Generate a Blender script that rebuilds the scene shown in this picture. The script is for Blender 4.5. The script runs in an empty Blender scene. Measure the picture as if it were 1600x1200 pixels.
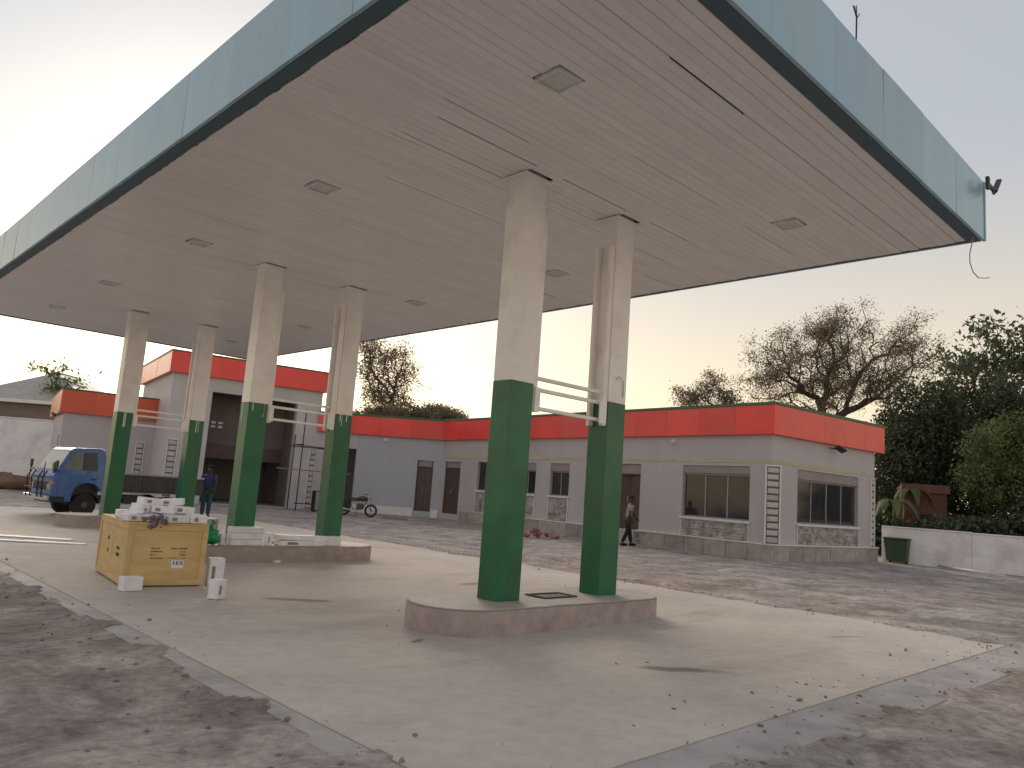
import bpy, bmesh, math, random
import numpy as np
from mathutils import Vector, Matrix, Euler

random.seed(7)
RNG = np.random.default_rng(7)
S = bpy.context.scene
COL = S.collection
rad = math.radians

# ------------------------------------------------------------------ camera
CAM = Vector((0, 0, 1.5))
ROT = Matrix(((0.71337, -0.14912, -0.68473), (-0.69724, -0.05211, -0.71494), (0.07093, 0.98744, -0.14115)))
FOC = 1199.43 / 1600.0
cd = bpy.data.cameras.new('camera'); co = bpy.data.objects.new('camera', cd); COL.objects.link(co)
co.matrix_world = Matrix.Translation(CAM) @ ROT.to_4x4()
cd.sensor_width = 36; cd.lens = 36 * FOC; cd.clip_start = 0.05; cd.clip_end = 3000
S.camera = co

# ------------------------------------------------------------------ sky and sun
SUN_EL, SUN_AZ = 15.5, 22.0          # azimuth from +Y towards +X
w = bpy.data.worlds.new('World'); S.world = w; w.use_nodes = True
nt = w.node_tree; bg = nt.nodes['Background']
sky = nt.nodes.new('ShaderNodeTexSky'); sky.sky_type = 'NISHITA'; sky.sun_disc = False
sky.sun_elevation = rad(SUN_EL); sky.sun_rotation = rad(SUN_AZ)
sky.air_density = 1.0; sky.dust_density = 1.6; sky.ozone_density = 2.0; sky.altitude = 100
hs = nt.nodes.new('ShaderNodeHueSaturation'); hs.inputs['Saturation'].default_value = 0.7
dust = nt.nodes.new('ShaderNodeMix'); dust.data_type = 'RGBA'; dust.blend_type = 'MULTIPLY'; dust.inputs[0].default_value = 1.0
nt.links.new(sky.outputs[0], dust.inputs[6]); dust.inputs[7].default_value = (1.06, 0.97, 0.80, 1)      # dust-laden air
nt.links.new(dust.outputs[2], hs.inputs['Color'])
# thin even haze veil over the whole sky dome on top of the clear-sky model
veil = nt.nodes.new('ShaderNodeMix'); veil.data_type = 'RGBA'; veil.blend_type = 'MIX'; veil.inputs[0].default_value = 0.83
nt.links.new(hs.outputs[0], veil.inputs[6])
wc = nt.nodes.new('ShaderNodeTexCoord'); wx = nt.nodes.new('ShaderNodeSeparateXYZ'); nt.links.new(wc.outputs['Generated'], wx.inputs[0])
wr = nt.nodes.new('ShaderNodeMapRange'); wr.interpolation_type = 'SMOOTHSTEP'; wr.inputs['From Min'].default_value = 0.0; wr.inputs['From Max'].default_value = 0.46; nt.links.new(wx.outputs['Z'], wr.inputs[0])
vc = nt.nodes.new('ShaderNodeMix'); vc.data_type = 'RGBA'; nt.links.new(wr.outputs[0], vc.inputs[0])
vc.inputs[6].default_value = (3.9, 2.98, 1.75, 1); vc.inputs[7].default_value = (1.82, 1.88, 2.04, 1)   # dusty warm horizon, cooler overhead
nt.links.new(vc.outputs[2], veil.inputs[7])
nt.links.new(veil.outputs[2], bg.inputs['Color']); bg.inputs['Strength'].default_value = 0.11
sd = bpy.data.lights.new('sun', 'SUN'); so = bpy.data.objects.new('sun', sd); COL.objects.link(so)
sd.energy = 1.5; sd.angle = rad(36); sd.color = (1.0, 0.85, 0.70)
sv = Vector((math.sin(rad(SUN_AZ)) * math.cos(rad(SUN_EL)), math.cos(rad(SUN_AZ)) * math.cos(rad(SUN_EL)), math.sin(rad(SUN_EL))))
so.rotation_euler = sv.to_track_quat('Z', 'Y').to_euler()
S.view_settings.view_transform = 'Standard'; S.view_settings.look = 'None'
S.view_settings.exposure = 1.32; S.view_settings.gamma = 1.0
S.render.engine = 'CYCLES'

def at(px, py, D):
    "point at depth D (metres along the view axis) seen at photograph pixel px,py"
    return CAM + ROT @ Vector(((px - 800) / 1199.43, -(py - 600) / 1199.43, -1.0)) * D

# ------------------------------------------------------------------ helpers
class MB:
    def __init__(s): s.v = []; s.f = []
    def quad(s, a, b, c, d):
        n = len(s.v); s.v += [tuple(a), tuple(b), tuple(c), tuple(d)]; s.f.append((n, n+1, n+2, n+3)); return s
    def box(s, x0, x1, y0, y1, z0, z1, M=None):
        n = len(s.v)
        P = [(x0,y0,z0),(x1,y0,z0),(x1,y1,z0),(x0,y1,z0),(x0,y0,z1),(x1,y0,z1),(x1,y1,z1),(x0,y1,z1)]
        if M is not None: P = [tuple(M @ Vector(p)) for p in P]
        s.v += P
        s.f += [tuple(n+i for i in q) for q in ((0,3,2,1),(4,5,6,7),(0,1,5,4),(1,2,6,5),(2,3,7,6),(3,0,4,7))]
        return s
    def cbox(s, c, d, M=None):
        x, y, z = c; a, b, e = d
        T = Matrix.Translation(c) @ (M.to_4x4() if M is not None else Matrix.Identity(4))
        return s.box(-a/2, a/2, -b/2, b/2, -e/2, e/2, T)
    def prism(s, poly, z0, z1):
        n = len(s.v); k = len(poly)
        s.v += [(p[0], p[1], z0) for p in poly] + [(p[0], p[1], z1) for p in poly]
        s.f.append(tuple(n+i for i in reversed(range(k)))); s.f.append(tuple(n+k+i for i in range(k)))
        for i in range(k): j = (i+1) % k; s.f.append((n+i, n+j, n+k+j, n+k+i))
        return s
    def extr(s, poly, y0, y1):
        "poly in x,z extruded along y"
        n = len(s.v); k = len(poly)
        s.v += [(p[0], y0, p[1]) for p in poly] + [(p[0], y1, p[1]) for p in poly]
        s.f.append(tuple(n+i for i in range(k))); s.f.append(tuple(n+k+i for i in reversed(range(k))))
        for i in range(k): j = (i+1) % k; s.f.append((n+j, n+i, n+k+i, n+k+j))
        return s
    def tube(s, pts, rr, seg=8, cap=True):
        pts = [Vector(p) for p in pts]; n0 = len(s.v)
        if not hasattr(rr, '__len__'): rr = [rr]*len(pts)
        prev = None
        for i, p in enumerate(pts):
            t = (pts[min(i+1, len(pts)-1)] - pts[max(i-1, 0)]).normalized()
            if prev is None:
                a = t.orthogonal().normalized()
            else:
                a = (prev - t*prev.dot(t)); a = a.normalized() if a.length > 1e-6 else t.orthogonal().normalized()
            prev = a; b = t.cross(a)
            for k in range(seg):
                an = 2*math.pi*k/seg; s.v.append(tuple(p + (a*math.cos(an) + b*math.sin(an))*rr[i]))
        for i in range(len(pts)-1):
            for k in range(seg):
                k2 = (k+1) % seg; a0 = n0+i*seg
                s.f.append((a0+k, a0+k2, a0+seg+k2, a0+seg+k))
        if cap:
            s.f.append(tuple(n0+k for k in reversed(range(seg)))); e = n0+(len(pts)-1)*seg
            s.f.append(tuple(e+k for k in range(seg)))
        return s
    def lathe(s, prof, c=(0,0,0), seg=16, axis='z'):
        n0 = len(s.v); c = Vector(c)
        for r, h in prof:
            for k in range(seg):
                an = 2*math.pi*k/seg; x, y = r*math.cos(an), r*math.sin(an)
                s.v.append(tuple(c + (Vector((x,y,h)) if axis == 'z' else Vector((x,h,y)))))
        for i in range(len(prof)-1):
            for k in range(seg):
                k2 = (k+1) % seg; a0 = n0+i*seg
                s.f.append((a0+k, a0+k2, a0+seg+k2, a0+seg+k))
        s.f.append(tuple(n0+k for k in range(seg))); e = n0+(len(prof)-1)*seg
        s.f.append(tuple(e+k for k in range(seg)))
        return s
    def blob(s, c, r, seed=0, amp=.15, sub=2):
        bm = bmesh.new(); bmesh.ops.create_icosphere(bm, subdivisions=sub, radius=1)
        rn = random.Random(seed); off = Vector((rn.random()*9, rn.random()*9, rn.random()*9))
        from mathutils import noise
        n0 = len(s.v)
        for v in bm.verts:
            k = 1 + amp*noise.noise(v.co*1.7+off)*1.6
            s.v.append((c[0]+v.co.x*r[0]*k, c[1]+v.co.y*r[1]*k, c[2]+v.co.z*r[2]*k))
        bm.verts.index_update()
        for f in bm.faces: s.f.append(tuple(n0+v.index for v in f.verts))
        bm.free(); return s
    def mesh(s, name, bevel=0, smooth=False, seg=1):
        me = bpy.data.meshes.new(name); me.from_pydata(s.v, [], s.f)
        bm = bmesh.new(); bm.from_mesh(me)
        bmesh.ops.recalc_face_normals(bm, faces=bm.faces[:])
        if bevel:
            es = [e for e in bm.edges if len(e.link_faces) == 2 and e.calc_face_angle(0) > .5]
            bmesh.ops.bevel(bm, geom=es, offset=bevel, segments=seg, affect='EDGES', profile=.5)
        bm.to_mesh(me); bm.free()
        if smooth: me.polygons.foreach_set('use_smooth', [True]*len(me.polygons))
        return me

def tag(o, label=None, cat=None, group=None, kind=None):
    if label: o['label'] = label
    if cat: o['category'] = cat
    if group: o['group'] = group
    if kind: o['kind'] = kind
    return o

def ob(name, mesh, mat=None, parent=None, loc=(0,0,0), rot=(0,0,0), label=None, cat=None, group=None, kind=None, **k):
    if isinstance(mesh, MB): mesh = mesh.mesh(name, **k)
    if mat is not None and len(mesh.materials) == 0: mesh.materials.append(mat)
    o = bpy.data.objects.new(name, mesh); COL.objects.link(o)
    o.location = loc; o.rotation_euler = rot
    if parent: o.parent = parent
    return tag(o, label, cat, group, kind)

def empty(name, loc=(0,0,0), rz=0, label=None, cat=None, group=None):
    o = bpy.data.objects.new(name, None); COL.objects.link(o)
    o.location = loc; o.rotation_euler = (0, 0, rz); o.empty_display_size = .2
    return tag(o, label, cat, group)

def npmesh(name, V, F):
    "V (n,3) float, F (m,k) int"
    me = bpy.data.meshes.new(name); V = np.asarray(V, np.float32); F = np.asarray(F, np.int32); k = F.shape[1]
    me.vertices.add(len(V)); me.vertices.foreach_set('co', V.ravel())
    me.loops.add(F.size); me.loops.foreach_set('vertex_index', F.ravel())
    me.polygons.add(len(F)); me.polygons.foreach_set('loop_start', np.arange(0, F.size, k, dtype=np.int32))
    me.polygons.foreach_set('loop_total', np.full(len(F), k, np.int32))
    me.update(calc_edges=True); me.validate(); return me

# ------------------------------------------------------------------ materials
def mat(name, col, rough=.6, metal=0, var=.12, scale=3, bump=0, bscale=40, dirt=None, damt=.4, dscale=1.2, coat=0, spec=.5, objrand=0, stretch=None):
    m = bpy.data.materials.new(name); m.use_nodes = True
    N = m.node_tree.nodes; L = m.node_tree.links; p = N['Principled BSDF']
    p.inputs['Roughness'].default_value = rough; p.inputs['Metallic'].default_value = metal
    p.inputs['Specular IOR Level'].default_value = spec
    if coat: p.inputs['Coat Weight'].default_value = coat; p.inputs['Coat Roughness'].default_value = .15
    tc = N.new('ShaderNodeTexCoord'); src = tc.outputs['Object']
    if objrand:
        oi = N.new('ShaderNodeObjectInfo'); add = N.new('ShaderNodeVectorMath'); add.operation = 'ADD'
        cmb = N.new('ShaderNodeVectorMath'); cmb.operation = 'SCALE'; cmb.inputs[0].default_value = (37, 21, 13)
        L.new(oi.outputs['Random'], cmb.inputs['Scale']); L.new(src, add.inputs[0]); L.new(cmb.outputs[0], add.inputs[1]); src = add.outputs[0]
    if stretch:
        mp = N.new('ShaderNodeMapping'); mp.inputs['Scale'].default_value = stretch; L.new(src, mp.inputs[0]); src = mp.outputs[0]
    no = N.new('ShaderNodeTexNoise'); no.inputs['Scale'].default_value = scale; no.inputs['Detail'].default_value = 6; no.inputs['Roughness'].default_value = .6
    L.new(src, no.inputs['Vector'])
    mr = N.new('ShaderNodeMapRange'); mr.inputs['From Min'].default_value = .3; mr.inputs['From Max'].default_value = .7
    mr.inputs['To Min'].default_value = 1-var; mr.inputs['To Max'].default_value = 1+var; L.new(no.outputs['Fac'], mr.inputs[0])
    val = mr.outputs[0]
    if objrand:
        m2 = N.new('ShaderNodeMapRange'); m2.inputs['To Min'].default_value = 1-objrand; m2.inputs['To Max'].default_value = 1+objrand
        L.new(oi.outputs['Random'], m2.inputs[0]); mu = N.new('ShaderNodeMath'); mu.operation = 'MULTIPLY'
        L.new(val, mu.inputs[0]); L.new(m2.outputs[0], mu.inputs[1]); val = mu.outputs[0]
    sc = N.new('ShaderNodeVectorMath'); sc.operation = 'SCALE'; sc.inputs[0].default_value = col[:3]; L.new(val, sc.inputs['Scale'])
    out = sc.outputs[0]
    if dirt:
        n2 = N.new('ShaderNodeTexNoise'); n2.inputs['Scale'].default_value = dscale; n2.inputs['Detail'].default_value = 8; n2.inputs['Roughness'].default_value = .65
        L.new(src, n2.inputs['Vector'])
        r2 = N.new('ShaderNodeMapRange'); r2.inputs['From Min'].default_value = .48; r2.inputs['From Max'].default_value = .68; r2.inputs['To Max'].default_value = damt
        L.new(n2.outputs['Fac'], r2.inputs[0])
        mx = N.new('ShaderNodeMix'); mx.data_type = 'RGBA'; L.new(r2.outputs[0], mx.inputs[0]); L.new(out, mx.inputs[6]); mx.inputs[7].default_value = (*dirt, 1); out = mx.outputs[2]
    L.new(out, p.inputs['Base Color'])
    if bump:
        nb = N.new('ShaderNodeTexNoise'); nb.inputs['Scale'].default_value = bscale; nb.inputs['Detail'].default_value = 5; L.new(src, nb.inputs['Vector'])
        bp = N.new('ShaderNodeBump'); bp.inputs['Strength'].default_value = bump; bp.inputs['Distance'].default_value = .02
        L.new(nb.outputs['Fac'], bp.inputs['Height']); L.new(bp.outputs[0], p.inputs['Normal'])
    return m

def leafmat(name, col, var=.35, trans=.35, objscale=.8):
    m = bpy.data.materials.new(name); m.use_nodes = True
    N = m.node_tree.nodes; L = m.node_tree.links; p = N['Principled BSDF']; out = N['Material Output']
    tc = N.new('ShaderNodeTexCoord'); no = N.new('ShaderNodeTexNoise'); no.inputs['Scale'].default_value = objscale; no.inputs['Detail'].default_value = 4
    L.new(tc.outputs['Object'], no.inputs['Vector'])
    mr = N.new('ShaderNodeMapRange'); mr.inputs['From Min'].default_value = .3; mr.inputs['From Max'].default_value = .7
    mr.inputs['To Min'].default_value = 1-var; mr.inputs['To Max'].default_value = 1+var; L.new(no.outputs['Fac'], mr.inputs[0])
    sc = N.new('ShaderNodeVectorMath'); sc.operation = 'SCALE'; sc.inputs[0].default_value = col; L.new(mr.outputs[0], sc.inputs['Scale'])
    L.new(sc.outputs[0], p.inputs['Base Color']); p.inputs['Roughness'].default_value = .55; p.inputs['Specular IOR Level'].default_value = .3
    tr = N.new('ShaderNodeBsdfTranslucent'); L.new(sc.outputs[0], tr.inputs['Color'])
    mx = N.new('ShaderNodeMixShader'); mx.inputs[0].default_value = trans
    L.new(p.outputs[0], mx.inputs[1]); L.new(tr.outputs[0], mx.inputs[2]); L.new(mx.outputs[0], out.inputs[0])
    return m

M = {}
M['tealdark'] = mat('dark_teal_return', (.05,.10,.125), rough=.5, var=.1)  # return strips coloured darker than the teal cladding
M['teal'] = mat('teal_cladding', (.28,.455,.55), rough=.32, var=.07, scale=1.3, coat=.3, objrand=.07, dirt=(.36,.42,.42), damt=.35, dscale=.7, stretch=(2.2,2.2,.35))
M['soffit'] = mat('white_soffit_strip', (.84,.81,.79), rough=.35, var=.03, scale=1.5, objrand=.03, dirt=(.6,.56,.53), damt=.22, dscale=.7)
M['dark'] = mat('dark_opening_panel', (.03,.03,.03), rough=.9, var=.1)
M['white'] = mat('white_gloss_paint', (.90,.87,.85), rough=.25, var=.05, scale=2, dirt=(.55,.48,.42), damt=.35, dscale=1.6, bump=.05, bscale=12, objrand=.02)
M['green'] = mat('green_gloss_paint', (.008,.13,.058), rough=.3, var=.22, scale=2.2, dirt=(.05,.13,.06), damt=.5, dscale=1.8, bump=.08, bscale=14, objrand=.05)
M['conc_pink'] = mat('pinkish_concrete', (.42,.34,.33), rough=.85, var=.16, scale=6, bump=.35, bscale=60, dirt=(.22,.18,.17), damt=.5, dscale=2.2)
M['conc_top'] = mat('island_top_concrete', (.45,.41,.37), rough=.7, var=.12, scale=4, bump=.2, bscale=50, dirt=(.3,.26,.23), damt=.5, dscale=1.7)
M['skirt'] = mat('damp_concrete', (.385,.365,.36), rough=.75, var=.2, scale=2.2, bump=.3, bscale=50, dirt=(.22,.195,.18), damt=.7, dscale=1.3)
M['wall'] = mat('grey_lilac_paint', (.50,.465,.48), rough=.6, var=.06, scale=.9, dirt=(.33,.29,.27), damt=.4, dscale=.45, bump=.06, bscale=25)
M['wallpale'] = mat('pale_grey_paint', (.56,.53,.53), rough=.6, var=.06, scale=.9, dirt=(.4,.36,.34), damt=.35, dscale=.5, bump=.06, bscale=25)
M['wallblue'] = mat('blue_grey_paint', (.43,.43,.48), rough=.55, var=.05, scale=.9, dirt=(.34,.31,.32), damt=.4, dscale=.4)
M['recess'] = mat('recess_shade_and_backing_brown', (.16,.125,.115), rough=.8, var=.12, scale=1.3, bump=.2)  # bay recess shade put into a dark brown; quoin backing shares it
M['red'] = mat('red_cladding', (.84,.06,.05), rough=.35, var=.08, scale=1.2, coat=.2, objrand=.1, dirt=(.62,.13,.11), damt=.4, dscale=.8)
M['orange'] = mat('glare_orange_cladding', (.68,.10,.045), rough=.35, var=.08, scale=1.2, coat=.2, objrand=.08)  # same red cladding, coloured orange for the glare on the left
M['greencap'] = mat('green_coping', (.05,.13,.06), rough=.5, var=.15)
M['yellow'] = mat('yellow_trim', (.50,.46,.30), rough=.6, var=.1)
M['trim'] = mat('white_trim', (.72,.70,.70), rough=.5, var=.08, scale=5)
M['shutter'] = mat('mauve_shutter_box', (.30,.25,.25), rough=.5, var=.1, scale=3)
M['cabglass'] = mat('sky_pale_cab_glass', (.20,.20,.19), rough=.1, var=.4, scale=2)  # paler grey carries the sky's reflection in the base colour
M['glass'] = mat('tinted_glass', (.035,.035,.038), rough=.08, var=.3, scale=1.1)
M['alu'] = mat('grey_aluminium', (.32,.31,.31), rough=.4, metal=.5, var=.06)
M['door'] = mat('brown_steel_door', (.09,.055,.05), rough=.5, var=.15)
M['plinth'] = mat('stone_clad_plinth', (.38,.335,.31), rough=.8, var=.2, scale=3.5, bump=.3, bscale=30, objrand=.18, dirt=(.24,.2,.18), damt=.5, dscale=1.5)
M['stone'] = mat('stacked_stone', (.40,.36,.34), rough=.85, var=.5, scale=3, bump=.4, bscale=30)
M['stonewhite'] = mat('whitewashed_stone', (.52,.49,.48), rough=.8, var=.15, scale=6, bump=.4, bscale=30, objrand=.1)
M['roof'] = mat('roof_deck', (.3,.29,.28), rough=.7, var=.1)
M['whitewall'] = mat('whitewashed_wall', (.86,.84,.86), rough=.8, var=.05, scale=1, dirt=(.42,.37,.35), damt=.5, dscale=.8, bump=.15, bscale=20)
M['binpl'] = mat('green_bin_plastic', (.04,.075,.035), rough=.5, var=.15)
M['crate'] = mat('yellow_plywood', (.64,.45,.20), rough=.6, var=.12, scale=2.5, objrand=.06, dirt=(.48,.32,.13), damt=.4, dscale=1.5, bump=.08, bscale=25, stretch=(1,1,3))
M['ink'] = mat('black_stencil_ink', (.05,.035,.025), rough=.7, var=.3, scale=30)
M['paper'] = mat('white_card', (.84,.82,.87), rough=.6, var=.08, scale=4, objrand=.08, dirt=(.5,.47,.48), damt=.3, dscale=5)
M['boxmark'] = mat('grey_box_print', (.25,.22,.26), rough=.6, var=.2)
M['bagmat'] = mat('mottled_netting', (.18,.13,.14), rough=.8, var=.7, scale=22, bump=.8, bscale=30)
M['plasticgreen'] = mat('green_polythene', (.0,.24,.09), rough=.3, var=.3, scale=9, bump=.6, bscale=12)
M['blue'] = mat('truck_blue_paint', (.05,.15,.45), rough=.3, var=.12, scale=2, coat=.4, dirt=(.06,.10,.2), damt=.5, dscale=1.5)
M['bluedark'] = mat('truck_dark_blue_paint', (.03,.05,.13), rough=.4, var=.12)
M['tyre'] = mat('tyre_rubber', (.03,.026,.024), rough=.85, var=.3, scale=6)
M['rim'] = mat('dusty_rim', (.12,.09,.08), rough=.6, metal=.3, var=.25)
M['black'] = mat('black_steel', (.025,.025,.027), rough=.5, var=.2)
M['bed'] = mat('truck_bed_steel', (.05,.055,.05), rough=.6, var=.3, scale=2, dirt=(.10,.09,.07), damt=.5)
M['chrome'] = mat('worn_chrome', (.5,.5,.48), rough=.3, metal=.8, var=.2, scale=6)
M['amber'] = mat('amber_lens', (.8,.2,.02), rough=.2, var=.05)
M['lens'] = mat('clear_lens', (.6,.6,.55), rough=.15, var=.05)
M['rust'] = mat('rusty_tube', (.07,.05,.045), rough=.7, metal=.3, var=.3, scale=8)
M['plank'] = mat('raw_timber', (.27,.2,.15), rough=.8, var=.25, scale=4, objrand=.15)
M['brick'] = mat('red_block', (.34,.15,.12), rough=.9, var=.25, scale=6, objrand=.2)
M['earth'] = mat('red_earth', (.2,.12,.085), rough=.95, var=.3, scale=2, bump=.8, bscale=9)
M['hut'] = mat('red_mud_render', (.12,.052,.04), rough=.9, var=.25, scale=2, bump=.3)
M['tin'] = mat('weathered_tin_roof', (.45,.42,.38), rough=.6, metal=.2, var=.12, scale=2)
M['brownwall'] = mat('brown_shed_wall', (.2,.15,.12), rough=.8, var=.15)
M['bark'] = mat('grey_brown_bark', (.11,.085,.07), rough=.95, var=.3, scale=5, bump=.5, bscale=14)
M['skin'] = mat('dark_skin', (.06,.033,.024), rough=.5, var=.1)
M['hair'] = mat('black_hair', (.008,.007,.007), rough=.8, var=.2)
M['tan'] = mat('tan_cloth', (.34,.27,.22), rough=.85, var=.15, scale=6)
M['navy'] = mat('blue_cloth', (.03,.05,.16), rough=.85, var=.2, scale=6)
M['tealcloth'] = mat('teal_cloth', (.03,.09,.10), rough=.85, var=.2, scale=6)
M['blackcloth'] = mat('black_cloth', (.018,.015,.016), rough=.9, var=.2)
M['stonegrey'] = mat('grey_pebble', (.23,.20,.185), rough=.95, var=.4, scale=1.5)
M['pvc'] = mat('white_pvc', (.66,.62,.58), rough=.45, var=.08)
M['wire'] = mat('pale_wire', (.35,.32,.3), rough=.5, var=.1)

def groundmat():
    m = bpy.data.materials.new('dusty_earth'); m.use_nodes = True
    N = m.node_tree.nodes; L = m.node_tree.links; p = N['Principled BSDF']; p.inputs['Roughness'].default_value = .95; p.inputs['Specular IOR Level'].default_value = .15
    tc = N.new('ShaderNodeTexCoord')
    def noise(s, d=8, r=.65, dist=0, vec=None):
        n = N.new('ShaderNodeTexNoise'); n.inputs['Scale'].default_value = s; n.inputs['Detail'].default_value = d; n.inputs['Roughness'].default_value = r; n.inputs['Distortion'].default_value = dist
        L.new(vec or tc.outputs['Object'], n.inputs['Vector']); return n.outputs['Fac']
    def ramp(f, st):
        r = N.new('ShaderNodeValToRGB'); e = r.color_ramp.elements
        e[0].position, e[0].color = st[0][0], (*st[0][1], 1); e[1].position, e[1].color = st[-1][0], (*st[-1][1], 1)
        for q, c in st[1:-1]: k = e.new(q); k.color = (*c, 1)
        L.new(f, r.inputs[0]); return r.outputs[0]
    base = ramp(noise(.75, 9, .7, 1.2), [(.33,(.22,.195,.183)), (.44,(.30,.268,.252)), (.53,(.385,.35,.328)), (.67,(.53,.488,.457))])
    streak = ramp(noise(1.9, 7, .7, .8), [(.34,(.76,.75,.75)), (.48,(1,1,1)), (.66,(1.14,1.13,1.12))])
    red = ramp(noise(.16, 4, .5), [(.42,(1.0,1.0,1.0)), (.62,(1.04,.96,.93))])
    fine = ramp(noise(9, 8, .75), [(.32,(.62,.6,.6)), (.52,(1,1,1)), (.72,(1.3,1.28,1.24))])
    mu = N.new('ShaderNodeMix'); mu.data_type = 'RGBA'; mu.blend_type = 'MULTIPLY'; mu.inputs[0].default_value = 1
    L.new(base, mu.inputs[6]); L.new(red, mu.inputs[7])
    m3 = N.new('ShaderNodeMix'); m3.data_type = 'RGBA'; m3.blend_type = 'MULTIPLY'; m3.inputs[0].default_value = 1; L.new(mu.outputs[2], m3.inputs[6]); L.new(streak, m3.inputs[7]); mu = m3
    m2 = N.new('ShaderNodeMix'); m2.data_type = 'RGBA'; m2.blend_type = 'MULTIPLY'; m2.inputs[0].default_value = 1
    L.new(mu.outputs[2], m2.inputs[6]); L.new(fine, m2.inputs[7])
    L.new(m2.outputs[2], p.inputs['Base Color'])
    bp = N.new('ShaderNodeBump'); bp.inputs['Strength'].default_value = .9; bp.inputs['Distance'].default_value = .035
    L.new(noise(11, 9, .72), bp.inputs['Height']); L.new(bp.outputs[0], p.inputs['Normal'])
    return m

def slabmat():
    m = bpy.data.materials.new('dusty_concrete_slab'); m.use_nodes = True
    N = m.node_tree.nodes; L = m.node_tree.links; p = N['Principled BSDF']; p.inputs['Roughness'].default_value = .85; p.inputs['Specular IOR Level'].default_value = .25
    tc = N.new('ShaderNodeTexCoord')
    def noise(s, d=8, r=.6, dist=0, sx=(1,1,1)):
        mp = N.new('ShaderNodeMapping'); mp.inputs['Scale'].default_value = sx; L.new(tc.outputs['Object'], mp.inputs[0])
        n = N.new('ShaderNodeTexNoise'); n.inputs['Scale'].default_value = s; n.inputs['Detail'].default_value = d; n.inputs['Roughness'].default_value = r; n.inputs['Distortion'].default_value = dist
        L.new(mp.outputs[0], n.inputs['Vector']); return n.outputs['Fac']
    def ramp(f, st):
        r = N.new('ShaderNodeValToRGB'); e = r.color_ramp.elements
        e[0].position, e[0].color = st[0][0], (*st[0][1], 1); e[1].position, e[1].color = st[-1][0], (*st[-1][1], 1)
        for q, c in st[1:-1]: k = e.new(q); k.color = (*c, 1)
        L.new(f, r.inputs[0]); return r.outputs[0]
    def mul(a, b, f=1.0):
        x = N.new('ShaderNodeMix'); x.data_type = 'RGBA'; x.blend_type = 'MULTIPLY'; x.inputs[0].default_value = f
        L.new(a, x.inputs[6]); L.new(b, x.inputs[7]); return x.outputs[2]
    c = ramp(noise(.5, 7, .6, .3), [(.3,(.47,.425,.385)), (.5,(.545,.49,.44)), (.7,(.60,.54,.48))])
    c = mul(c, ramp(noise(6, 8, .7), [(.3,(.86,.86,.86)), (.55,(1,1,1)), (.75,(1.08,1.07,1.06))]))
    c = mul(c, ramp(noise(.9, 6, .6, .4, (.35,1,1)), [(.28,(.80,.79,.78)), (.45,(1,1,1)), (.8,(1.02,1.02,1.02))]))
    # dried damp patches, an oil mark each
    for (x, y, a, b, rot) in ((6.4,4.12,.52,.13,-.72), (5.1,8.85,.55,.15,-.6), (8.6,9.6,.35,.15,.2), (4.9,6.2,.16,.05,.5), (10.2,4.2,.35,.03,-.4)):
        mp = N.new('ShaderNodeMapping'); mp.vector_type = 'TEXTURE'
        mp.inputs['Location'].default_value = (x, y, 0); mp.inputs['Rotation'].default_value = (0, 0, rot); mp.inputs['Scale'].default_value = (a, b, 1)
        L.new(tc.outputs['Object'], mp.inputs[0])
        nn = N.new('ShaderNodeTexNoise'); nn.inputs['Scale'].default_value = 3.2; nn.inputs['Detail'].default_value = 4; L.new(tc.outputs['Object'], nn.inputs['Vector'])
        le = N.new('ShaderNodeVectorMath'); le.operation = 'LENGTH'; L.new(mp.outputs[0], le.inputs[0])
        ad = N.new('ShaderNodeMath'); ad.operation = 'MULTIPLY_ADD'; ad.inputs[1].default_value = 1.3; L.new(nn.outputs['Fac'], ad.inputs[0]); L.new(le.outputs['Value'], ad.inputs[2])
        c = mul(c, ramp(ad.outputs[0], [(.0,(.42,.40,.38)), (.5,(.45,.43,.41)), (.98,(1,1,1))]) if False else ramp(_half(N, L, ad.outputs[0]), [(.0,(.42,.40,.38)), (.55,(.5,.48,.46)), (.85,(1,1,1))]))
    L.new(c, p.inputs['Base Color'])
    bp = N.new('ShaderNodeBump'); bp.inputs['Strength'].default_value = .25; bp.inputs['Distance'].default_value = .01
    L.new(noise(30, 6, .7), bp.inputs['Height']); L.new(bp.outputs[0], p.inputs['Normal'])
    return m
def _half(N, L, s):
    h = N.new('ShaderNodeMath'); h.operation = 'MULTIPLY'; h.inputs[1].default_value = .5; L.new(s, h.inputs[0]); return h.outputs[0]

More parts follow.
